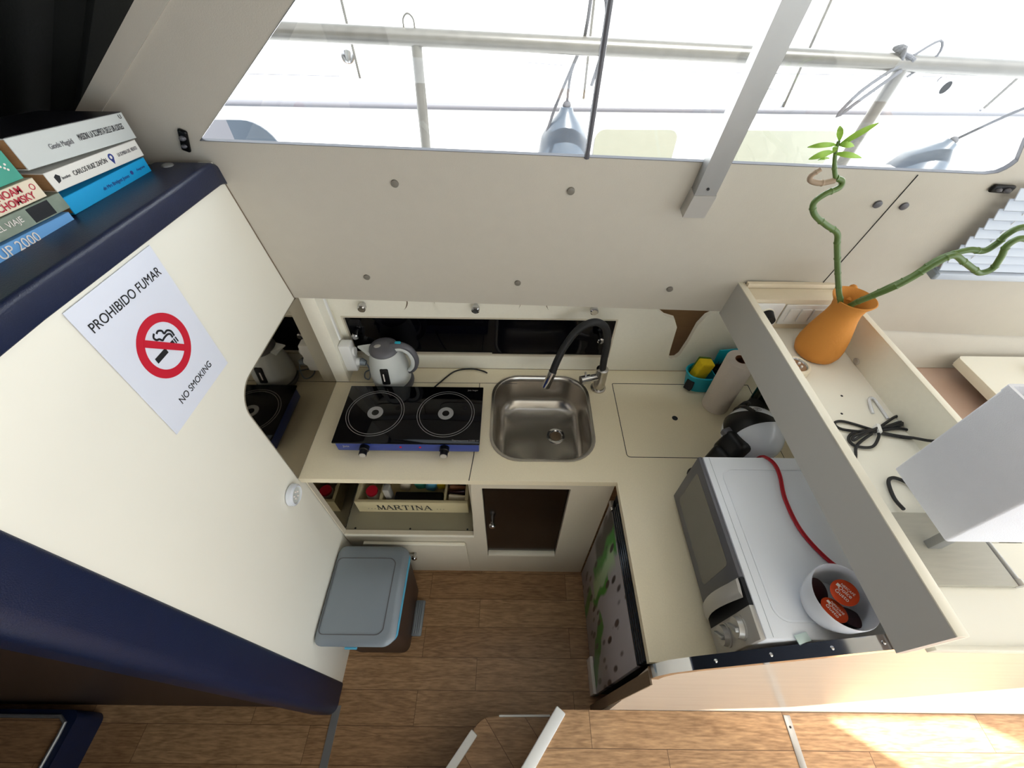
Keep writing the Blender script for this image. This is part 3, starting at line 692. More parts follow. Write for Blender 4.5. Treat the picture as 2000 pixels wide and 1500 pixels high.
# ------------------------------------------------------------------ hob
hb = thing('double_hob', 'black glass two-ring portable hob with blue front on the worktop', 'hob', (-.33, .85, ZC))
part('body', MB().box(-.563, -.103, .737, .965, .893, .943, .004), 'blue', hb, 'blue enamel casing')
gl = part('glass_top', MB().box(-.567, -.099, .730, .970, .943, .950, .002), 'blackglass', hb)
for cx in (-.455, -.219):
    mb = MB()
    for r in (.096, .088): mb.prism(circ(cx, .851, r, 64), (0, 0, .9504), (1, 0, 0), (0, 1, 0), .0003, [circ(cx, .851, r-.0014, 64)])
    mb.prism(circ(cx, .851, .026, 32), (0, 0, .9504), (1, 0, 0), (0, 1, 0), .0003, [circ(cx, .851, .012, 32)])
    part('cooking_ring', mb, 'ringgrey', gl)
for x in (-.470, -.213):
    k = part('knob', MB().lathe([(0, 0), (.0155, 0), (.0155, .014), (.0125, .016), (.0125, .032), (0, .032)], (x, .737, .918), 24, Matrix.Rotation(PI/2, 3, 'X')), 'blackplastic', hb)
    part('knob_cap', MB().lathe([(0, .0321), (.0105, .0321), (.0105, .034), (0, .034)], (x, .737, .918), 20, Matrix.Rotation(PI/2, 3, 'X')), 'silverplastic', k)
for x in (-.355, -.292): part('indicator', MB().cyl((x, .737, .918), (x, .7355, .918), .004, n=12), 'signred', hb)
for x in (-.54, -.13):
    for y in (.76, .94): part('foot', MB().cyl((x, y, .8805), (x, y, .894), .011, n=12), 'rubber', hb)
text('print_line', 'Thermocontrol 2.000 W', .0085, (-.145, .742, .950), (1, 0, 0), (0, 1, 0), 'ringgrey', gl)
text('maker_mark', 'Jata hogar', .009, (-.135, .954, .950), (1, 0, 0), (0, 1, 0), 'ringgrey', gl)
text('maker_mark', 'Jata', .014, (-.53, .7368, .920), (1, 0, 0), (0, 0, 1), 'silverplastic', hb)
mb = MB(); mb.tube([(-.32, .966, .915), (-.305, .99, .895), (-.27, 1.05, .8855), (-.22, 1.108, .8855), (-.16, 1.122, .8855), (-.115, 1.112, .8855), (-.095, 1.102, .884)], .0030, 8, 6)
part('power_cord', mb, 'rubber', hb)

# ------------------------------------------------------------------ kettle
kt = thing('kettle', 'small pale grey electric kettle with dark grey lid behind the hob', 'kettle', (-.44, 1.045, ZC))
kx, ky = -.447, 1.054
part('power_base', MB().lathe([(0, 0), (.072, 0), (.074, .006), (.072, .016), (.060, .020), (0, .020)], (kx+.004, ky, ZC+0.0006), 36), 'darkgrey', kt)
kb = part('body', MB().lathe([(0, .021), (.064, .021), (.070, .030), (.0715, .060), (.068, .096), (.060, .133), (.053, .158), (.050, .170), (.047, .170), (.044, .155)], (kx, ky, ZC), 40), 'b_grey', kt)
part('water_gauge', MB().obox((kx+.002, ky-.0655, ZC+.098), (.0145, .0055, .034), Matrix.Rotation(-.17, 3, 'X'), .012, 3), 'blackplastic', kt, 'black water gauge window')
part('gauge_mark', MB().obox((kx-.001, ky-.0712, ZC+.098), (.002, .0006, .016), Matrix.Rotation(-.17, 3, 'X')), 'printwhite', kt)
mb = MB(); mb.lathe([(.050, .167), (.052, .172), (.049, .181), (.036, .190), (.016, .193), (0, .193)], (kx, ky, ZC), 36); ld = part('lid', mb, 'darkgrey', kt)
part('lid_window', MB().ball((kx-.020, ky-.008, ZC+0.1893), (.016, .011, .004), rot=Matrix.Rotation(-.2, 3, 'Y')), 'silverplastic', ld)
mb = MB(); mb.loft([[Vector((kx-.036, ky-.022, ZC+0.1333)), Vector((kx-.036, ky+.022, ZC+0.1333)), Vector((kx-.036, ky+.028, ZC+0.1718)), Vector((kx-.036, ky-.028, ZC+0.1718))], [Vector((kx-.072, ky-.012, ZC+0.1672)), Vector((kx-.072, ky+.012, ZC+0.1672)), Vector((kx-.073, ky+.012, ZC+0.1774)), Vector((kx-.073, ky-.012, ZC+0.1774))], [Vector((kx-.090, ky-.003, ZC+0.1785)), Vector((kx-.090, ky+.003, ZC+0.1785)), Vector((kx-.090, ky+.003, ZC+0.1808)), Vector((kx-.090, ky-.003, ZC+0.1808))]])
part('spout', mb, 'b_grey', kt)
mb = MB(); mb.tube([(kx+.030, ky, ZC+0.1842), (kx+.062, ky-.004, ZC+0.1921), (kx+.092, ky-.006, ZC+0.1751), (kx+.106, ky-.008, ZC+0.1356), (kx+.098, ky-.008, ZC+0.0960), (kx+.078, ky-.006, ZC+0.0701), (kx+.062, ky-.002, ZC+0.0655)], lambda t: .0125-.003*t, 12, 8)
hd = part('handle', mb, 'darkgrey', kt)
mb = MB(); mb.tube([(kx+.040, ky-.010, ZC+0.1763), (kx+.064, ky-.012, ZC+0.1808), (kx+.086, ky-.014, ZC+0.1650), (kx+.096, ky-.016, ZC+0.1356), (kx+.090, ky-.016, ZC+0.1017), (kx+.074, ky-.012, ZC+0.0791)], .0075, 10, 8); part('handle_inlay', mb, 'b_grey', hd)
part('lid_button', MB().obox((kx+.055, ky-.004, ZC+0.2051), (.010, .005, .0025), Matrix.Rotation(.05, 3, 'Y'), .002), 'teal', hd, 'turquoise button')

# ------------------------------------------------------------------ right of the worktop: caddy, roll, bottle, coffee machine
cx_, cy_ = .755, 1.062
cad = thing('sink_caddy', 'teal plastic sink caddy with divided compartments against the niche wall', 'caddy', (cx_, cy_, ZC))
rot = Matrix.Rotation(.12, 3, 'Z')
def cring(a, b, z, n=36): return [Vector((cx_, cy_, z))+rot @ Vector((a*(abs(math.cos(2*PI*k/n))**.75)*math.copysign(1, math.cos(2*PI*k/n)), b*(abs(math.sin(2*PI*k/n))**.8)*math.copysign(1, math.sin(2*PI*k/n)), 0)) for k in range(n)]
part('body', MB().loft([cring(.098, .040, ZC+.001), cring(.104, .044, ZC+.03), cring(.112, .047, ZC+.075), cring(.116, .050, ZC+.078), cring(.112, .046, ZC+.081), cring(.108, .043, ZC+.078), cring(.100, .040, ZC+.02), cring(.09, .035, ZC+.006)]), 'teal', cad)
for dx, ln in ((-.02, .038), (.045, .038)):
    part('divider', MB().obox(Vector((cx_, cy_, ZC+.045))+rot @ Vector((dx, 0, 0)), (.0015, ln, .034), rot), 'teal', cad)
p = Vector((cx_, cy_, ZC+.105))+rot @ Vector((.060, .040, 0)); part('back_rest', MB().obox(p, (.055, .003, .034), rot, .002), 'teal', cad)
p = Vector((cx_, cy_, ZC+.032))+rot @ Vector((-.098, -.020, 0)); part('sticker', MB().obox(p, (.010, .014, .022), rot @ Matrix.Rotation(.6, 3, 'Z') @ Matrix.Rotation(.1, 3, 'Y'), .003), 'ink', cad, 'small black and white sticker')
sp_ = Vector((cx_, cy_, ZC+.084))+rot @ Vector((-.062, .000, 0))
sg = solo('sponge', MB().obox(sp_, (.026, .019, .044), rot @ Matrix.Rotation(.18, 3, 'Y'), .007, 3), 'yellow', 'yellow sponge standing in the teal sink caddy', 'sponge')
part('scourer', MB().obox(sp_+rot @ Vector((.001, .0205, .002)), (.025, .0035, .042), rot @ Matrix.Rotation(.18, 3, 'Y'), .002), mat('green_scourer', '4E6A22', .95, var=.2, scale=90), sg)
mb = MB(); q = Vector((cx_, cy_, ZC))+rot @ Vector((.012, .005, 0)); mb.cyl(q+Vector((0, 0, .02)), q+Vector((.004, .004, .075)), .018, .024)
for i in range(26):
    a = i*2.4; r_ = .004+.0007*i; mb.cyl(q+Vector((r_*math.cos(a), r_*math.sin(a), .07)), q+Vector((r_*1.3*math.cos(a), r_*1.3*math.sin(a), .092)), .0012, n=5)
solo('scrubbing_brush', mb, 'blackplastic', 'black dish brush in the middle of the teal sink caddy', 'brush')
rl = thing('paper_towel_roll', 'white paper towel roll standing on the worktop in front of the teal caddy', 'paper roll', (.742, .962, ZC))
part('sheets', MB().lathe([(.0, .0), (.045, 0), (.046, .003), (.046, .230), (.045, .233), (.0195, .233), (.0195, .05), (0, .05)], (.742, .958, ZC+.001), 40), 'towel', rl)
part('core', MB().lathe([(.0192, .05), (.0192, .2335), (.0178, .2335), (.0178, .05)], (.742, .958, ZC+.001), 32), 'card', rl)
bt = thing('dark_bottle', 'dark green bottle with black cap behind the coffee machine', 'bottle', (.86, .92, ZC))
part('body', MB().lathe([(0, 0), (.036, 0), (.037, .01), (.037, .13), (.030, .155), (.014, .175), (.013, .20)], (.862, .915, ZC+.001), 28), 'bottle', bt)
part('cap', MB().lathe([(.015, .20), (.015, .232), (0, .233)], (.862, .915, ZC+.001), 20), 'blackplastic', bt)
solo('black_canister', MB().lathe([(0, 0), (.030, 0), (.032, .01), (.032, .11), (.026, .125), (0, .127)], (.80, .86, ZC+.001), 24), 'blackplastic', 'squat black canister between the paper roll and the coffee machine', 'canister')

cm = thing('capsule_coffee_machine', 'round white and black capsule coffee machine behind the microwave', 'coffee machine', (.70, .70, ZC))
bc0 = Vector((.712, .712, 1.045)); R_ = .082
part('base', MB().lathe([(0, 0), (.058, 0), (.060, .01), (.050, .03), (.040, .06), (.040, .12), (.052, .155)], (.722, .705, ZC+.001), 36), 'whiteplastic', cm)
part('shell', MB().ball(bc0, (R_, R_*1.02, R_*1.02), n=40), 'cup', cm, 'glossy white round shell')
# black band sweeping over the sphere, from the capsule head towards the back
def band(c, ax, lo, hi, half, r, n=24):
    """strip on a sphere: spins about axis ax; half(t) gives angular half width"""
    ax = Vector(ax).normalized(); e1 = ax.orthogonal().normalized(); e1 = Vector((-1, 0, 0)); e1 = (e1-ax*e1.dot(ax)).normalized(); e2 = ax.cross(e1)
    rings = []
    for i in range(n+1):
        t = i/n; a = lo+(hi-lo)*t; hw = half(t); ring = []
        for j in range(7):
            b = hw*(-1+2*j/6); dv = (e1*math.cos(a)+e2*math.sin(a))*math.cos(b)+ax*math.sin(b); ring.append(Vector(c)+dv*r)
        for j in range(6, -1, -1):
            b = hw*(-1+2*j/6); dv = (e1*math.cos(a)+e2*math.sin(a))*math.cos(b)+ax*math.sin(b); ring.append(Vector(c)+dv*(r-.004))
        rings.append(ring)
    return MB().loft(rings)
part('capsule_band', band(bc0, (.18, .98, .0), 0.1, 2.0, lambda t: .50*(1-t)**.75+.03, R_+.0025), 'blackplastic', cm, 'black band across the top')
part('front_ring', band(bc0+Vector((0, .008, .001)), (.90, .25, .20), -1.9, 1.9, lambda t: .07, R_+.0015), 'blackplastic', cm)
mb = MB(); mb.obox(Vector((.640, .668, 1.045)), (.030, .036, .040), Matrix.Rotation(.35, 3, 'Z') @ Matrix.Rotation(.35, 3, 'Y'), .016, 3)
mb.obox(Vector((.615, .650, .985)), (.032, .034, .060), Matrix.Rotation(.35, 3, 'Z') @ Matrix.Rotation(.2, 3, 'Y'), .016, 3)
mb.obox(Vector((.605, .650, .902)), (.042, .040, .018), Matrix.Rotation(.35, 3, 'Z'), .012, 3)
part('head', mb, 'blackplastic', cm, 'black capsule head and drip stand')
part('head_tab', MB().obox(Vector((.625, .700, 1.070)), (.014, .012, .010), Matrix.Rotation(.4, 3, 'Z'), .004), 'darkgrey', cm)
mb = MB(); mb.tube([(.780, .772, 1.09), (.796, .750, 1.10), (.806, .715, 1.085), (.803, .685, 1.06)], .006, 8, 5); mb.obox((.797, .757, 1.105), (.012, .007, .008), None, .002)
part('lever', mb, 'blackplastic', cm)
mb = MB(); nrm = Vector((-.05, .42, .90)).normalized(); q = bc0+nrm*(R_+.001); rr_ = nrm.to_track_quat('Z', 'Y').to_matrix()
mb.lathe([(.0105, -.001), (.0105, .0008), (.0095, .0008), (.0095, -.001)], q, 24, rr_); mb.lathe([(.006, -.001), (.006, .0008), (.0052, .0008), (.0052, -.001)], q, 20, rr_); mb.ball(q, (.0028, .0028, .001), rot=rr_, n=10)
part('power_button', mb, 'darkgrey', cm)
mb = MB(); mb.tube([(.79, .80, .90), (.76, .86, .89), (.76, .84, 1.02), (.72, .815, 1.07), (.69, .80, 1.05)], .004, 8, 6); part('cable', mb, 'rubber', cm)

# ------------------------------------------------------------------ microwave
MX0, MX1, MY0, MY1, MZ0, MZ1 = .493, .855, .1735, .590, .893, 1.115
mw = thing('microwave', 'white microwave oven on the worktop with its door facing the galley', 'microwave', ((MX0+MX1)/2, .4, ZC))
part('case', MB().box(MX0+.012, MX1, MY0, MY1, MZ0, MZ1, .004), 'paint', mw)
mb = MB().prism(rrect(MX0+.045, MY0+.03, MX1-.03, MY1-.035, .03, 6), (0, 0, MZ1+.0018), (1, 0, 0), (0, 1, 0), .002, [rrect(MX0+.049, MY0+.034, MX1-.034, MY1-.039, .028, 6)])
part('top_ridge', mb, 'paint', mw)
part('case_seam', MB().box(MX0+.027, MX0+.0278, MY0+.004, MY1-.004, MZ1-.001, MZ1+.0003), 'greyplastic', mw)
dr = part('door', MB().box(MX0, MX0+.011, .290, MY1, MZ0+.003, MZ1-.001, .003), 'darkgrey', mw, 'grey oven door')
part('window', MB().prism(rrect(-.560, .930, -.325, 1.085, .012, 5), (MX0-.0006, 0, 0), (0, -1, 0), (0, 0, 1), .002), mat('smoked_window', '6E6C66', .25, .2, var=.05), dr)
mb = MB(); rings = []
for k in range(9):
    z = MZ0+.012+(MZ1-MZ0-.018)*k/8; bul = .020*math.sin(PI*k/8); rings.append([Vector((MX0-.003-bul, .251, z)), Vector((MX0-.008-bul, .262, z)), Vector((MX0-.006-bul*.8, .286, z)), Vector((MX0-.0005, .290, z)), Vector((MX0-.0005, .275, z))])
mb.loft(rings); part('handle', mb, 'silverplastic', dr, 'curved silver handle')
cp = part('control_panel', MB().box(MX0+.001, MX0+.012, MY0, .236, MZ0+.003, MZ1-.001, .002), 'silverplastic', mw)
part('panel_gap', MB().box(MX0+.003, MX0+.012, .236, .290, MZ0+.004, MZ1-.003), 'ink', mw)
for z in (1.052, .975):
    k = part('dial', MB().lathe([(0, 0), (.0245, 0), (.0245, .003), (.022, .0035), (.020, .014), (0, .014)], (MX0+.001, .207, z), 28, Matrix.Rotation(-PI/2, 3, 'Y')), 'silverplastic', cp)
    part('grip', MB().obox((MX0-.015, .207, z), (.006, .0045, .018), Matrix.Rotation(.5, 3, 'X'), .002), 'alu', k)
for x in (MX0+.04, MX1-.04):
    for y in (MY0+.04, MY1-.04): part('foot', MB().cyl((x, y, .8805), (x, y, .895), .012, n=12), 'rubber', mw)
# red cord
mb = MB(); pts = [(.700, .640, .97), (.676, .612, 1.08), (.668, .586, 1.1185), (.680, .565, 1.1195), (.679, .531, 1.1195), (.665, .469, 1.1195), (.667, .393, 1.1195), (.694, .33, 1.1195), (.730, .293, 1.1195), (.775, .262, 1.1195), (.83, .23, 1.1195)]
mb.tube(pts, .0026, 8, 6); mb.tube([(p[0]+.0052, p[1]+.001, p[2]) for p in pts], .0026, 8, 6)
solo('red_twin_cord', mb, 'red', 'red twin cord trailing over the top of the white microwave', 'cord')
# bowl with capsules
BX, BY, BZ = .640, .232, MZ1+.002
solo('ceramic_bowl', MB().lathe([(0, 0), (.036, 0), (.040, .004), (.050, .020), (.057, .045), (.060, .080), (.059, .0825), (.057, .080), (.053, .045), (.045, .018), (.030, .010), (0, .010)], (BX, BY, BZ), 48), 'cup', 'deep white ceramic bowl of coffee capsules on the microwave', 'bowl')
def capsule(c, tilt, m, label, txt):
    t = thing('coffee_capsule', label, 'capsule', c, 'coffee capsules in the white bowl'); rot = Matrix.Rotation(tilt[1], 3, 'Y') @ Matrix.Rotation(tilt[0], 3, 'X') @ Matrix.Rotation(tilt[2], 3, 'Z'); c = Vector(c)
    part('cup', MB().lathe([(0, -.020), (.016, -.020), (.021, -.002), (.0235, -.001), (.0235, .0)], c, 28, rot), 'blackplastic', t)
    part('foil_lid', MB().lathe([(.0238, 0), (.0238, .0008), (.022, .0012), (0, .0012)], c, 32, rot), m, t)
    if txt:
        for i, (s_, sz, dy) in enumerate((('NESCAFÉ', .0065, .0085), ('Dolce', .0105, .001), ('Gusto', .0105, -.008))):
            text('print', s_, sz, c+rot @ Vector((0, dy, .0014)), rot @ Vector((1, 0, 0)), rot @ Vector((0, 1, 0)), 'printwhite', t)
        part('print_square', MB().obox(c+rot @ Vector((-.015, .003, .0016)), (.0028, .0028, .0003), rot), 'printwhite', t)
capsule((BX+.014, BY+.010, BZ+.064), (.10, -.25, -1.0), 'capsule', 'orange foil coffee capsule lying uppermost in the bowl', True)
capsule((BX-.014, BY-.018, BZ+.053), (-.20, .15, -1.2), 'capsule', 'orange foil coffee capsule tucked partly under the uppermost one', True)
capsule((BX-.020, BY+.020, BZ+.040), (.2, .3, .4), 'capdark', 'dark red coffee capsule at the far left side of the bowl', False)
capsule((BX+.024, BY-.026, BZ+.035), (-.5, .1, .0), 'capdark', 'dark coffee capsule at the near right side of the bowl', False)
solo('paper_scrap', MB().obox((.575, .176, 1.1185), (.014, .008, .0015), Matrix.Rotation(.25, 3, 'Z'), .001), mat('pale_mint_card', 'C4D6D2', .7), 'pale mint card scrap between the bowl and the metal capping', 'card')

# ------------------------------------------------------------------ tray contents: vase, bamboo, puck light, cables, lamp
VX, VY, VZ = .804, .806, 1.291
vs_ = thing('terracotta_pitcher', 'orange terracotta pitcher with flared rim holding bamboo stalks in the tray shelf', 'vase', (VX, VY, VZ))
part('body', MB().lathe([(0, 0), (.044, 0), (.050, .005), (.0545, .020), (.0545, .036), (.050, .066), (.043, .096), (.0365, .122), (.034, .142), (.037, .160), (.0455, .173), (.0475, .177), (.0455, .178), (.037, .166), (.0315, .145), (.034, .122), (.041, .090), (.048, .05), (.045, .012), (0, .010)], (VX, VY, VZ), 48), 'terracotta', vs_)
mb = MB(); hx, hy = .50, .866
mb.tube([(VX+hx*a, VY+hy*a, VZ+b) for a, b in ((.036, .146), (.056, .166), (.072, .160), (.080, .130), (.072, .095), (.048, .066))], .0085, 10, 6); part('handle', mb, 'terracotta', vs_)
def knotted(pts, r0, r1, k=8):
    P = spline([Vector(p) for p in pts], k*3); n = len(P)-1
    mb = MB(); L = 0; lens = [0]
    for a, b in zip(P, P[1:]): L += (b-a).length; lens.append(L)
    def rr(t):
        l = lens[min(n, int(round(t*n)))]; b = (l % .042)/.042; return (r0+(r1-r0)*t)*(1+.22*max(0, 1-abs(b-.5)*18))
    mb.tube(P, rr, 12); return mb
lb = thing('lucky_bamboo', 'green curly bamboo stalk with leafy shoot rising straight from the terracotta pitcher', 'plant', (.80, .80, 1.33), 'bamboo stalks in the pitcher')
part('stalk', knotted([(.806, .81, 1.34), (.785, .803, 1.43), (.765, .796, 1.466), (.742, .79, 1.494), (.707, .79, 1.548), (.670, .79, 1.608), (.653, .79, 1.636), (.618, .785, 1.655), (.580, .78, 1.678), (.566, .78, 1.700), (.577, .78, 1.717), (.600, .785, 1.727), (.602, .79, 1.737), (.588, .79, 1.742)], .0060, .0052), 'stalk', lb)
part('shoot', knotted([(.588, .79, 1.742), (.575, .79, 1.760), (.562, .79, 1.785), (.557, .79, 1.803)], .0042, .0028, 6), 'stalk', lb)
part('dead_twig', knotted([(.588, .79, 1.738), (.565, .79, 1.733), (.545, .79, 1.737), (.541, .79, 1.746), (.552, .79, 1.757)], .0055, .0042, 6), 'twig', lb, 'dry brown cut end')
def leaf(a, b, wd, bend=.006):
    a, b = Vector(a), Vector(b); d = b-a; view = (Vector((0, 0, 2.05))-a).normalized(); sd = d.cross(view).normalized(); mb = MB(); rings = []
    n = 10
    for i in range(n+1):
        t = i/n; w_ = wd*math.sin(PI*min(1, t*.93+.05))**.8; c = a+d*t+view*bend*math.sin(PI*t)*2-Vector((0, 0, 1))*bend*t*t
        w_ = max(w_, .0004); th = .0005
        rings.append([c-sd*w_, c-view*.0012+Vector((0, 0, 0)), c+sd*w_, c+sd*w_+view*th, c-view*(.0012-th), c-sd*w_+view*th])
    return mb.loft(rings)
for a, b, wd in (((.558, .79, 1.803), (.545, .79, 1.832), .0048), ((.560, .79, 1.795), (.600, .78, 1.840), .0050), ((.557, .79, 1.797), (.512, .795, 1.797), .0042), ((.559, .79, 1.786), (.518, .785, 1.781), .0055), ((.560, .79, 1.783), (.606, .78, 1.786), .0045), ((.560, .79, 1.797), (.585, .785, 1.803), .0050), ((.558, .79, 1.775), (.538, .79, 1.778), .0022), ((.556, .785, 1.786), (.552, .785, 1.803), .0040)):
    part('leaf', leaf(a, b, wd), 'leaf', lb)
l2 = thing('lucky_bamboo', 'upper of the two green bamboo stalks leaning right from the terracotta pitcher', 'plant', (.80, .79, 1.33), 'bamboo stalks in the pitcher')
part('stalk', knotted([(.815, .822, 1.36), (.801, .802, 1.43), (.789, .784, 1.468), (.783, .756, 1.508), (.792, .742, 1.540), (.82, .74, 1.570), (.842, .74, 1.607), (.863, .74, 1.622), (.890, .74, 1.631), (.918, .74, 1.629), (.930, .74, 1.645), (.932, .74, 1.662), (.942, .74, 1.676), (.965, .74, 1.677), (1.0, .74, 1.66)], .0060, .0055), 'stalk', l2)
l3 = thing('lucky_bamboo', 'lower of the two green bamboo stalks leaning right from the terracotta pitcher', 'plant', (.82, .79, 1.33), 'bamboo stalks in the pitcher')
part('stalk', knotted([(.800, .822, 1.36), (.792, .800, 1.43), (.779, .778, 1.468), (.771, .745, 1.512), (.780, .722, 1.553), (.800, .719, 1.580), (.822, .718, 1.615), (.842, .718, 1.631), (.872, .718, 1.618), (.905, .718, 1.602), (.925, .718, 1.594), (.940, .718, 1.604), (.934, .718, 1.630), (.925, .718, 1.652), (.935, .718, 1.667), (.965, .718, 1.662), (1.0, .718, 1.65)], .0058, .0055), 'stalk', l3)
def puck(c, ax, label):
    rot = Vector(ax).to_track_quat('Z', 'Y').to_matrix(); t = thing('puck_light', label, 'light', c)
    part('body', MB().lathe([(0, 0), (.030, 0), (.034, .004), (.033, .016), (.027, .021), (.0245, .019)], c, 36, rot), 'cup' if abs(ax[0]) > .5 else 'b_cream', t)
    part('reflector', MB().lathe([(.025, .0195), (.023, .016), (0, .0165)], c, 28, rot), 'lensglass' if abs(ax[0]) < .5 else 'b_grey', t)
    for k in range(5):
        a = k*2*PI/5; part('led', MB().ball(Vector(c)+rot @ Vector((.011*math.cos(a), .011*math.sin(a), .0175)), .0032, n=10), 'printwhite', t)
puck((.722, .742, 1.2905), (0, 0, 1), 'round cream puck light with silver lens beside the terracotta pitcher')
puck((XL+.001, .583, .885), (1, 0, 0), 'round white puck light stuck on the cream partition by the worktop corner')
# adhesive hook
mb = MB(); mb.tube([(.842, .600, 1.293), (.855, .640, 1.295), (.868, .640, 1.295), (.868, .585, 1.293)], .0032, 8, 5)
solo('clear_hook', mb, mat('translucent_plastic', 'F0F2F6', .15, trans=.2), 'small translucent plastic hook lying behind the bundled black cable', 'hook')
# bundled cable
cbn = thing('bundled_cable', 'black lamp cable folded in loops and tied with a white tie in the tray shelf', 'cable', (.82, .55, 1.292))
mb = MB(); zc = 1.2945
loops = [[(.820, .548, zc), (.76, .574, zc), (.735, .568, zc), (.745, .552, zc), (.80, .543, zc+.003), (.830, .548, zc+.004), (.88, .556, zc), (.905, .543, zc), (.885, .530, zc), (.84, .538, zc), (.815, .546, zc+.003)],
         [(.815, .550, zc+.004), (.77, .545, zc), (.745, .527, zc), (.75, .508, zc), (.785, .506, zc), (.812, .53, zc+.002), (.822, .55, zc+.006), (.86, .575, zc), (.895, .592, zc), (.905, .578, zc), (.86, .560, zc+.004), (.82, .552, zc+.006)],
         [(.820, .552, zc+.008), (.78, .535, zc+.006), (.748, .518, zc+.006), (.756, .530, zc+.006), (.80, .545, zc+.006), (.84, .556, zc+.006), (.89, .575, zc), (.884, .565, zc), (.83, .550, zc+.003)],
         [(.80, .538, zc+.004), (.755, .51, zc), (.735, .480, zc), (.712, .450, zc), (.70, .42, zc)],
         [(.825, .545, zc), (.856, .537, zc), (.878, .522, zc+.012), (.886, .495, 1.335), (.889, .465, 1.394), (.897, .43, 1.397)]]
for lp in loops: mb.tube(lp, .0030, 8, 6)
part('cord', mb, 'rubber', cbn)
part('tie', MB().obox((.820, .550, zc+.004), (.0045, .012, .008), Matrix.Rotation(-.3, 3, 'Z'), .003), 'whiteplastic', cbn, 'white cable tie')
# lamp
lp = thing('table_lamp', 'table lamp with square pale grey shade on a flat limed base, standing in the tray', 'lamp', (.78, .29, 1.29))
part('base', MB().box(.650, .866, .222, .352, 1.2915, 1.303, .001), 'limed', lp, 'flat limed wood base plate')
part('stem', MB().box(.752, .776, .283, .297, 1.303, 1.44, .001), 'alu', lp)
SX0, SX1, SY0, SY1, SZ0, SZ1 = .690, .875, .258, .390, 1.400, 1.625
mb = MB(); t_ = .0025
o_ = [(SX0, SY0), (SX1, SY0), (SX1, SY1), (SX0, SY1)]; i_ = [(SX0+t_, SY0+t_), (SX1-t_, SY0+t_), (SX1-t_, SY1-t_), (SX0+t_, SY1-t_)]
mb.prism(rrect(SX0, SY0, SX1, SY1, .004, 3), (0, 0, SZ1), (1, 0, 0), (0, 1, 0), SZ1-SZ0, [rrect(SX0+t_, SY0+t_, SX1-t_, SY1-t_, .003, 3)])
sh = part('lamp_shade', mb, 'fabric', lp)
mb = MB().prism(rrect(SX0-.0008, SY0-.0008, SX1+.0008, SY1+.0008, .004, 3), (0, 0, SZ1+.0005), (1, 0, 0), (0, 1, 0), .012, [rrect(SX0+.004, SY0+.004, SX1-.004, SY1-.004, .003, 3)])
part('rim_tape', mb, 'fabric', sh)
mb = MB(); mb.tube([(SX0+.003, .324, SZ1-.03), (.762, .324, SZ1-.03), (SX1-.003, .324, SZ1-.03)], .0015, 6); mb.cyl((.764, .290, 1.44), (.764, .290, 1.50), .014); part('lamp_holder', mb, 'whiteplastic', lp)
part('bulb', MB().ball((.764, .290, 1.525), (.024, .024, .030)), 'cup', lp)
mb = MB(); mb.tube([(.80, .30, 1.306), (.812, .36, 1.306), (.812, .395, 1.30), (.806, .418, 1.296), (.785, .430, 1.296), (.768, .420, 1.296), (.758, .385, 1.296), (.752, .357, 1.306)], .0035, 8, 6); part('lamp_cord', mb, 'rubber', lp, 'black lamp cord')
rd = thing('metal_rod', 'thin pale metal rod with round end cap behind the lamp base', 'rod', (.868, .26, 1.30))
part('rod', MB().cyl((.874, .232, 1.2975), (.872, .325, 1.2975), .0058), 'alu', rd); part('end_cap', MB().cyl((.8742, .222, 1.2985), (.874, .233, 1.2985), .0075), 'silverplastic', rd)

# ------------------------------------------------------------------ bin
bn = thing('pedal_bin', 'grey lidded brown pedal bin standing on the plank floor by the left partition', 'bin', (-.50, .44, 0))
def brg(x0, x1, y0, y1, z, r, bulge=0, n=5):
    pts = rrect(x0, y0, x1, y1, r, n); out = []
    for x, y in pts:
        b = bulge*(1-((y-(y0+y1)/2)/((y1-y0)/2))**2) if x > (x0+x1)/2 else 0
        out.append(Vector((x+b, y, z)))
    return out
part('body', MB().loft([brg(-.645, -.415, .318, .585, .002, .03, .0), brg(-.655, -.400, .30, .595, .30, .03, .012), brg(-.660, -.402, .285, .600, .385, .03, .022)]), 'door_brown', bn)
part('liner', MB().loft([brg(-.661, -.400, .283, .601, .375, .03, .026), brg(-.662, -.396, .280, .602, .386, .03, .030), brg(-.661, -.398, .282, .601, .394, .03, .028)]), 'lightblue', bn, 'light blue bag edge')
ld = part('lid', MB().loft([brg(-.6635, -.402, .272, .606, .394, .028, .036), brg(-.664, -.400, .270, .608, .408, .030, .038), brg(-.658, -.408, .277, .602, .417, .028, .034), brg(-.645, -.420, .29, .590, .420, .024, .030)]), 'greyplastic', bn)
a_ = brg(-.655, -.437, .302, .560, .4213, .020, .022); b_ = brg(-.652, -.440, .305, .557, .4213, .018, .022)
mb = MB(); mb.loft([a_, b_, [v+Vector((0, 0, -.0015)) for v in b_], [v+Vector((0, 0, -.0015)) for v in a_], a_], False, False); part('lid_ridge', mb, 'darkgrey', ld)
mb = MB(); mb.box(-.415, -.372, .375, .515, .012, .026, .006)
for k in range(4): mb.box(-.408+.008*k, -.404+.008*k, .385, .505, .026, .029, .001)
part('pedal', mb, 'greyplastic', bn)
part('hinge', MB().cyl((-.56, .272, .383), (-.52, .272, .383), .006), 'lightblue', bn)

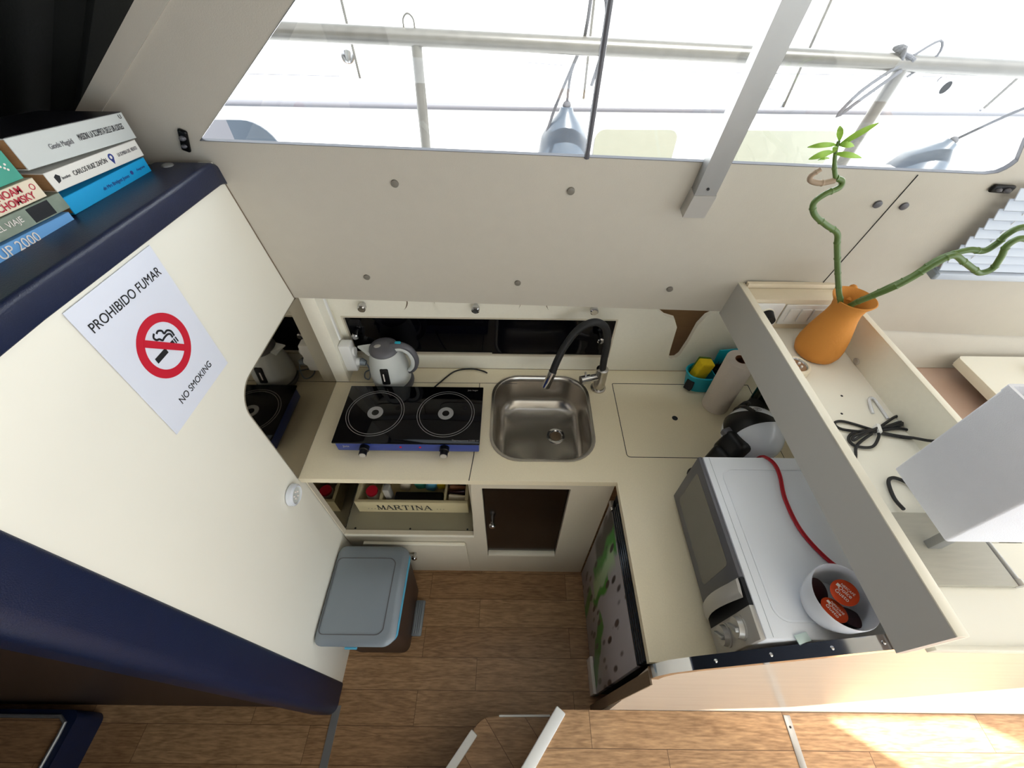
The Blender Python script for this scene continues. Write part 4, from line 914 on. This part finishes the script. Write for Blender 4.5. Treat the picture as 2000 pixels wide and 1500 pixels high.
# ------------------------------------------------------------------ no smoking sign
mb = MB(); mb.tube([(XL+.0012, 1.033, 1.279), (XL+.0012, .975, 1.648)], .0011, 6)
part('seam', mb, 'edgewood', wb)
sg = thing('no_smoking_sign', 'white paper no smoking sign with red prohibition circle on the cream partition', 'sign', (XL, .58, 1.5))
Os = Vector((XL+.003, .579, 1.506)); Us = Vector((0, 1, -.035)).normalized(); Vs = Vector((0, .035, 1)).normalized()
def S(u, v): return Os+Us*u+Vs*v
part('sheet', MB().prism([(-.104, -.147), (.104, -.147), (.104, .147), (-.104, .147)], Os, Us, Vs, .0012), 'paper', sg)
text('heading', 'PROHIBIDO FUMAR', .0235, S(0, .104), Us, Vs, 'ink', sg, xs=.87)
text('caption', 'NO SMOKING', .0215, S(0.005, -.108), Us, Vs, 'ink', sg, xs=.85)
mb = MB(); Op = Os+Vector((.0008, 0, 0)); c0 = (.0, -.005)
mb.prism(circ(c0[0], c0[1], .0625, 64), Op, Us, Vs, .0005, [circ(c0[0], c0[1], .0455, 64)])
a = math.radians(-45); w2 = .0068; q = []
mb.prism([(c0[0]+math.cos(a)*l-math.sin(a)*w_, c0[1]+math.sin(a)*l+math.cos(a)*w_) for l, w_ in ((-.048, -w2), (.048, -w2), (.048, w2), (-.048, w2))], Op+Vector((.0004, 0, 0)), Us, Vs, .0005)
part('prohibition_circle', mb, 'signred', sg, 'red prohibition circle')
mb = MB()
def bar(x0, x1, y0, y1): mb.prism([(c0[0]+x0, c0[1]+y0), (c0[0]+x1, c0[1]+y0), (c0[0]+x1, c0[1]+y1), (c0[0]+x0, c0[1]+y1)], Op, Us, Vs, .0004)
bar(-.036, -.004, -.013, -.002); bar(.012, .020, -.013, -.002); bar(.0225, .0252, -.013, -.002); bar(.0278, .0305, -.013, -.002)
def stroke(pts, wd=.0019):
    P = spline([Vector((p[0], p[1], 0)) for p in pts], 6)
    L_, R2 = [], []
    for i, p in enumerate(P):
        d_ = (P[min(i+1, len(P)-1)]-P[max(i-1, 0)]).normalized(); n_ = Vector((-d_.y, d_.x, 0)); L_.append(p+n_*wd); R2.append(p-n_*wd)
    for i in range(len(P)-1):
        mb.prism([(c0[0]+v.x, c0[1]+v.y) for v in (L_[i], R2[i], R2[i+1], L_[i+1])][::-1], Op, Us, Vs, .0004)
stroke([(.024, .001), (.024, .009), (.018, .013), (.008, .013), (.002, .012), (-.002, .018), (-.008, .021), (-.010, .028), (-.004, .033)])
stroke([(.0295, .001), (.0295, .012), (.023, .019), (.014, .019), (.013, .026), (.006, .031), (.000, .029)])
part('cigarette_symbol', mb, 'ink', sg)

# ------------------------------------------------------------------ books on the partition
def shear(t, k, y0=.90):
    for c in t.children:
        for v in c.data.vertices: v.co.z += k*(y0-v.co.y)
def book(y0, y1, z0, z1, xs_, depth, cov, label, name='book'):
    t = thing(name, label, 'book', (xs_-depth/2, (y0+y1)/2, z0), 'books stacked on the partition')
    c = .0016
    mb = MB().box(xs_-depth, xs_, y0, y1, z0, z0+c); mb.box(xs_-depth, xs_, y0, y1, z1-c, z1); mb.box(xs_-c, xs_+.0006, y0, y1, z0, z1, .0008, 1)
    part('cover', mb, cov, t); part('pages', MB().box(xs_-depth+.003, xs_-c, y0+.003, y1-.003, z0+c, z1-c), 'pages', t)
    return t
yU, zU = Vector((0, 1, 0)), Vector((0, 0, 1))
Z0 = 1.6985
b1 = book(.684, .896, Z0-.002, Z0+.026, -.752, .13, 'b_blue', 'bright cyan paperback at the bottom of the right stack')
text('title', 'de Mrs Bridgett Jones', .008, (-.7512, .80, Z0+.011), yU, zU, 'b_inkblue', b1)
text('imprint', 'Anagrama', .006, (-.7512, .872, Z0+.013), yU, zU, 'b_inkblue', b1)
part('emblem', MB().prism(circ(.846, Z0+.013, .0035, 16), (-.7510, 0, 0), yU, zU, .0004), 'b_inkblue', b1)
b2 = book(.685, .902, Z0+.028, Z0+.057, -.753, .14, 'b_white', 'white hardback, second from the top of the right stack')
text('author', 'CARLOS RUIZ ZAFÓN', .0105, (-.7522, .772, Z0+.043), yU, zU, 'ink', b2, xs=.76)
text('title', 'LA SOMBRA DEL VIENTO', .0085, (-.7522, .867, Z0+.044), yU, zU, 'darkgrey', b2, xs=.56)
mb = MB(); mb.prism(circ(.824, Z0+.045, .006, 20), (-.7520, 0, 0), yU, zU, .0004, [circ(.824, Z0+.045, .003, 12)]); mb.prism([(.820, Z0+.040), (.824, Z0+.033), (.828, Z0+.040)], (-.7520, 0, 0), yU, zU, .0004)
part('emblem', mb, 'b_inkblue', b2)
mb = MB(); mb.prism([(.698, Z0+.038), (.704, Z0+.040), (.708, Z0+.047), (.703, Z0+.051), (.697, Z0+.048)], (-.7520, 0, 0), yU, zU, .0004); part('imprint_mark', mb, 'ink', b2)
text('imprint', 'booket', .006, (-.7522, .717, Z0+.043), yU, zU, 'ink', b2)
b3 = book(.668, .908, Z0+.059, Z0+.103, -.752, .16, 'b_grey', 'thick pale grey hardback on top of the right stack')
part('top_cover', MB().box(-.910, -.7525, .671, .907, Z0+.1031, Z0+.1040), 'b_purple', b3, 'dark purple front cover')
text('author', 'Gioele Magaldi', .0110, (-.7512, .748, Z0+.080), yU, zU, 'darkgrey', b3, xs=.72)
text('title', 'MASSONI. LA SCOPERTA DELLE UR-LODGES', .0135, (-.7512, .838, Z0+.082), yU, zU, 'ink', b3, xs=.40)
text('imprint', 'U', .010, (-.7512, .897, Z0+.097), yU, zU, 'ink', b3)
# left stack
c1 = book(.44, .668, Z0-.001, Z0+.022, -.742, .13, 'b_sky', 'sky blue paperback at the bottom of the left stack')
text('title', 'ST UP 2000', .020, (-.7412, .55, Z0+.012), yU, zU, 'printwhite', c1)
c2 = book(.45, .682, Z0+.024, Z0+.049, -.748, .13, 'b_photo', 'grey green book with photo spine in the left stack')
part('spine_panel', MB().prism([(.615, Z0+.026), (.655, Z0+.026), (.655, Z0+.047), (.615, Z0+.047)], (-.7470, 0, 0), yU, zU, .0004), 'ink', c2)
text('title', 'EL VIAJE', .012, (-.7472, .58, Z0+.038), yU, zU, 'printwhite', c2)
c3 = book(.46, .661, Z0+.051, Z0+.079, -.748, .13, 'b_cream', 'cream book with red lettering in the left stack')
text('author', 'NOAM', .0135, (-.7472, .612, Z0+.0715), yU, zU, 'b_ink2', c3, bold=.0002); text('author', 'CHOMSKY', .0135, (-.7472, .612, Z0+.0590), yU, zU, 'b_ink2', c3, bold=.0002)
part('emblem', MB().prism(circ(.650, Z0+.069, .0045, 20), (-.7470, 0, 0), yU, zU, .0004, [circ(.650, Z0+.069, .0033, 16)]), 'b_ink2', c3)
c4 = book(.46, .653, Z0+.081, Z0+.120, -.752, .13, 'b_teal', 'teal green book above the cream one in the left stack')
mb = MB()
for dy, dz in ((0, 0), (-.004, .003), (.004, .004), (.003, -.003)): mb.prism(circ(.638+dy, Z0+.100+dz, .0017, 8), (-.7510, 0, 0), yU, zU, .0004)
part('emblem', mb, 'printwhite', c4)
c5 = book(.45, .640, Z0+.122, Z0+.142, -.765, .13, 'b_dred', 'dark red book on top of the left stack')
c6 = None
for t_, k_ in ((b1, .05), (b2, .085), (b3, .12)): shear(t_, k_)
for t_ in (c1, c2, c3, c4, c5): shear(t_, .07, .66)
c6 = book(.45, .648, Z0+.144, Z0+.158, -.80, .14, 'b_purple', 'dark book lying over the dark red one, topmost of the left stack')
shear(c6, .07, .66)

# ------------------------------------------------------------------ black curtain behind the books
mb = MB(); rings = []
n = 60
def cxy(i): return -2.4+1.95*i/n
vsg = []
for i in range(n+1):
    x = cxy(i); f = .012*math.sin(i*1.1)+.006*math.sin(i*2.7)
    vsg.append((x, f))
def cx2(x, z): return -2.4+(x+2.4)*((-.88+1.1*(z-1.69))+2.4)/1.95
rings = [[Vector((cx2(x, z), 1.03+f-.12*(z-1.69), z)) for x, f in vsg]+[Vector((cx2(x, z), 1.034+f-.12*(z-1.69), z)) for x, f in reversed(vsg)] for z in (1.69, 1.85, 2.0, 2.15, 2.30)]
solo('black_curtain', MB().loft(rings), 'black', 'black fabric curtain hanging behind the stacked books', 'curtain')
solo('black_cushion', MB().box(-1.75, -.955, .60, .90, 1.70, 2.15, .05, 4), 'black', 'large black padded cushion behind the book stacks', 'cushion')

# ------------------------------------------------------------------ roof and enclosing walls (openings = light)
HD = (SUN.x*1.99/SUN.z, SUN.y*1.99/SUN.z)
def sun_hole(q): return [(a+HD[0], b+HD[1]) for a, b in q]  # unseen roof holes, shaped backwards from the sun patches they cast
HEAD = mat('dark_blue_grey_headliner', '3A4150', .8, var=.05)
struct('ceiling', MB().prism([(-2.6, -2.6), (-.12, -2.6), (-.12, .905), (-2.6, .93)], (0, 0, 2.35), (1, 0, 0), (0, 1, 0), .03), HEAD)
roof = [(-.12, -2.6), (3.2, -2.6), (3.2, -.42), (2.45, -.42), (2.45, .88), (-.12, .905)]
struct('ceiling', MB().prism(roof, (0, 0, 2.35), (1, 0, 0), (0, 1, 0), .03, [sun_hole([(.50, .128), (1.68, .128), (1.68, .76), (1.36, .76), (1.08, .455), (.81, .20)]), sun_hole([(.99, .118), (1.60, -.26), (2.20, -.26), (1.47, .118)])]), 'ivory')
struct('ceiling', MB().loft([[Vector((x, .80, 2.35)), Vector((x, .92, 2.12)), Vector((x, .95, 2.12)), Vector((x, .84, 2.35))] for x in (-2.6, 3.2)]), 'vinyl')
struct('wall_far_left', MB().box(-2.62, -2.60, -2.6, 1.2, -.03, 2.35), 'navy')
struct('wall_rear', MB().prism([(-3.2, 0), (2.6, 0), (2.6, 2.35), (-3.2, 2.35)], (0, -2.6, 0), (-1, 0, 0), (0, 0, 1), .02, [[(-2.9, .9), (-.2, .9), (-.2, 2.1), (-2.9, 2.1)]]), 'ivory')
struct('window_2', MB().box(.15, 2.95, -2.612, -2.608, .88, 2.12), 'pane')

# ------------------------------------------------------------------ outside
struct('ground', MB().box(-12, 12, 3.5, 30, -1.02, -1.0), 'hull')
t = struct('side_deck', MB().loft([[Vector((x, 1.04, 1.60)), Vector((x, 1.29, 1.34)), Vector((x, 2.1, 1.30)), Vector((x, 2.1, 1.27)), Vector((x, 1.30, 1.30)), Vector((x, 1.04, 1.57))] for x in (-4, 5)]), 'hull'); t['label'] = 'white side deck outside the window'
gr = thing('guard_rail', 'stainless tube guard rail along the side deck outside the window', 'railing', (0, 1.80, 1.32))
mb = MB(); mb.tube([(-3, 1.79, 1.86), (-.802, 1.80, 1.802), (.302, 1.80, 1.770), (1.778, 1.80, 1.724), (4, 1.80, 1.66)], .026, 18, 4); part('top_tube', mb, 'railsteel', gr)
mb = MB(); mb.tube([(-.338, 1.80, 1.78), (-.358, 1.80, 1.31)], .019, 14); part('stanchion', mb, 'railsteel', gr)
mb = MB(); mb.tube([(1.353, 1.80, 1.735), (1.323, 1.80, 1.31)], .021, 14); part('stanchion', mb, 'railsteel', gr)
mb = MB(); mb.tube([(-.372, 1.80, 1.80), (-.372, 1.80, 1.835), (-.355, 1.80, 1.85), (-.338, 1.80, 1.835), (-.338, 1.80, 1.80)], .003, 8, 5); part('eye_loop', mb, 'railsteel', gr)
nb = thing('neighbouring_boat', 'white hull of the boat moored alongside, seen through the window', 'boat', (0, 2.8, 0))
part('hull', MB().loft([[Vector((-7, 2.75+dy, z)), Vector((0, 2.62+dy, z)), Vector((7, 2.75+dy, z)), Vector((7, 4.5, z)), Vector((-7, 4.5, z))] for dy, z in ((.25, -1), (.02, .6), (0, 1.36), (0, 1.42))]), 'hull', nb)
part('cabin_side', MB().loft([[Vector((-7, 2.75+dy, z)), Vector((0, 2.70+dy, z)), Vector((7, 2.75+dy, z)), Vector((7, 4.5, z)), Vector((-7, 4.5, z))] for dy, z in ((.08, 1.421), (.12, 2.0), (.5, 2.6))]), 'hull', nb)
mb = MB(); mb.tube([(-7, 2.735, 1.385), (0, 2.61, 1.385), (7, 2.735, 1.36)], .017, 10); part('rubbing_strake', mb, 'darkgrey', nb, 'grey rubbing strake')
for x0_, x1_ in ((.46, .93), (1.25, 1.85)):
    part('hull_window', MB().prism(rrect(x0_, 1.06, x1_, 1.28, .05, 6), (0, 2.615, 0), (1, 0.018, 0), (0, 0, 1), .01), 'hullglass', nb, 'pale grey hull window')
for x, z, s_ in ((-.90, 1.60, -1), (2.28, 1.50, -1)):
    t_o = part('exhaust_pipe', MB().lathe([(.030, 0), (.033, 0), (.033, .12), (.030, .12), (.030, .02), (0, .02)], (x, 2.80, z), 24, Vector((-.25*s_, -.95, -.15)).to_track_quat('Z', 'Y').to_matrix()), 'chrome', nb, 'short chrome pipe stub')
for x0_, z0_, x1_, z1_ in ((-.815, 1.50, -.813, 1.86), (1.461, 1.39, 1.452, 1.86), (.37, 1.42, .36, 1.9), (2.55, 1.40, 2.75, 1.95)):
    mb = MB(); mb.tube([(x0_, 2.64, z0_), (x1_, 2.60, z1_)], .007, 8); part('rail_post', mb, 'railsteel', nb)
for z, xa, xb in ((1.50, -1.9, -.95), (1.53, .6, 2.6), (1.46, 1.0, 2.0), (1.56, .05, .25)):
    mb = MB(); mb.tube([(xa, 2.73, z), (xb, 2.725, z-.01)], .003, 6); part('moulding_line', mb, 'darkgrey', nb)
def fender(x, y, z, r, label, rope_pts, lean=0):
    t = thing('boat_fender', label, 'fender', (x, y, z))
    part('body', MB().lathe([(0, -.30), (r*.6, -.28), (r, -.20), (r*1.02, -.10), (r*.9, -.02), (r*.55, .045), (r*.28, .08), (r*.22, .10), (0, .104)], (x, y, z), 32, Matrix.Rotation(lean, 3, 'Y')), 'fender', t)
    mb = MB()
    for q in rope_pts: mb.tube(q, .006, 8, 4)
    part('rope', mb, 'rope', t); mb = MB(); p = Matrix.Rotation(lean, 3, 'Y') @ Vector((0, 0, .105)); mb.ball(Vector((x, y, z))+p, .018, n=12); part('knot', mb, 'rope', t)
fender(.225, 2.10, 1.42, .115, 'grey blue fender hanging by the window divider', [[(.225, 2.1, 1.525), (.225, 2.05, 1.65), (.235, 1.82, 1.80), (.24, 1.80, 1.98)], [(.12, 2.08, 1.33), (.17, 2.06, 1.52), (.235, 1.82, 1.79)], [(.25, 1.80, 1.95), (.29, 1.80, 1.88), (.30, 1.80, 1.78), (.275, 1.80, 1.66)]])
fender(1.93, 2.08, 1.32, .12, 'grey blue fender hanging near the right end of the window', [[(1.99, 2.08, 1.42), (2.05, 1.98, 1.55), (2.18, 1.84, 1.74), (2.35, 1.80, 1.95)], [(2.08, 1.84, 1.80), (2.28, 1.82, 2.0)]], .5)
mb = MB()
mb.tube([(1.33+.03*math.sin(i*.9), 1.80+.026*math.cos(i*1.7), 1.735+.008*(i % 7)) for i in range(26)], .006, 8, 3)
mb.tube([(1.33, 1.78, 1.74), (1.24, 1.78, 1.66), (1.20, 1.78, 1.58), (1.26, 1.78, 1.64), (1.34, 1.78, 1.72)], .006, 8, 4); mb.tube([(1.36, 1.79, 1.76), (1.42, 1.79, 1.80), (1.44, 1.79, 1.76), (1.38, 1.79, 1.70)], .004, 8, 4)
solo('mooring_rope_bundle', mb, 'rope', 'grey rope knotted round the guard rail above the right stanchion', 'rope')
part('hull_window', MB().prism(rrect(-2.3, 1.02, -1.62, 1.300, (0, .05, .05, 0), 5), (0, 2.610, 0), (1, -.018, 0), (0, 0, 1), .01), 'darkgrey', nb, 'dark hull window')
part('window_reflection', MB().prism(rrect(-1.62, 1.02, -1.36, 1.300, (.18, 0, 0, .08), 8), (0, 2.610, 0), (1, -.018, 0), (0, 0, 1), .01), 'fender', nb, 'blue grey reflection in the rounded window end')  # reflection on the glass, put in as a blue-grey piece
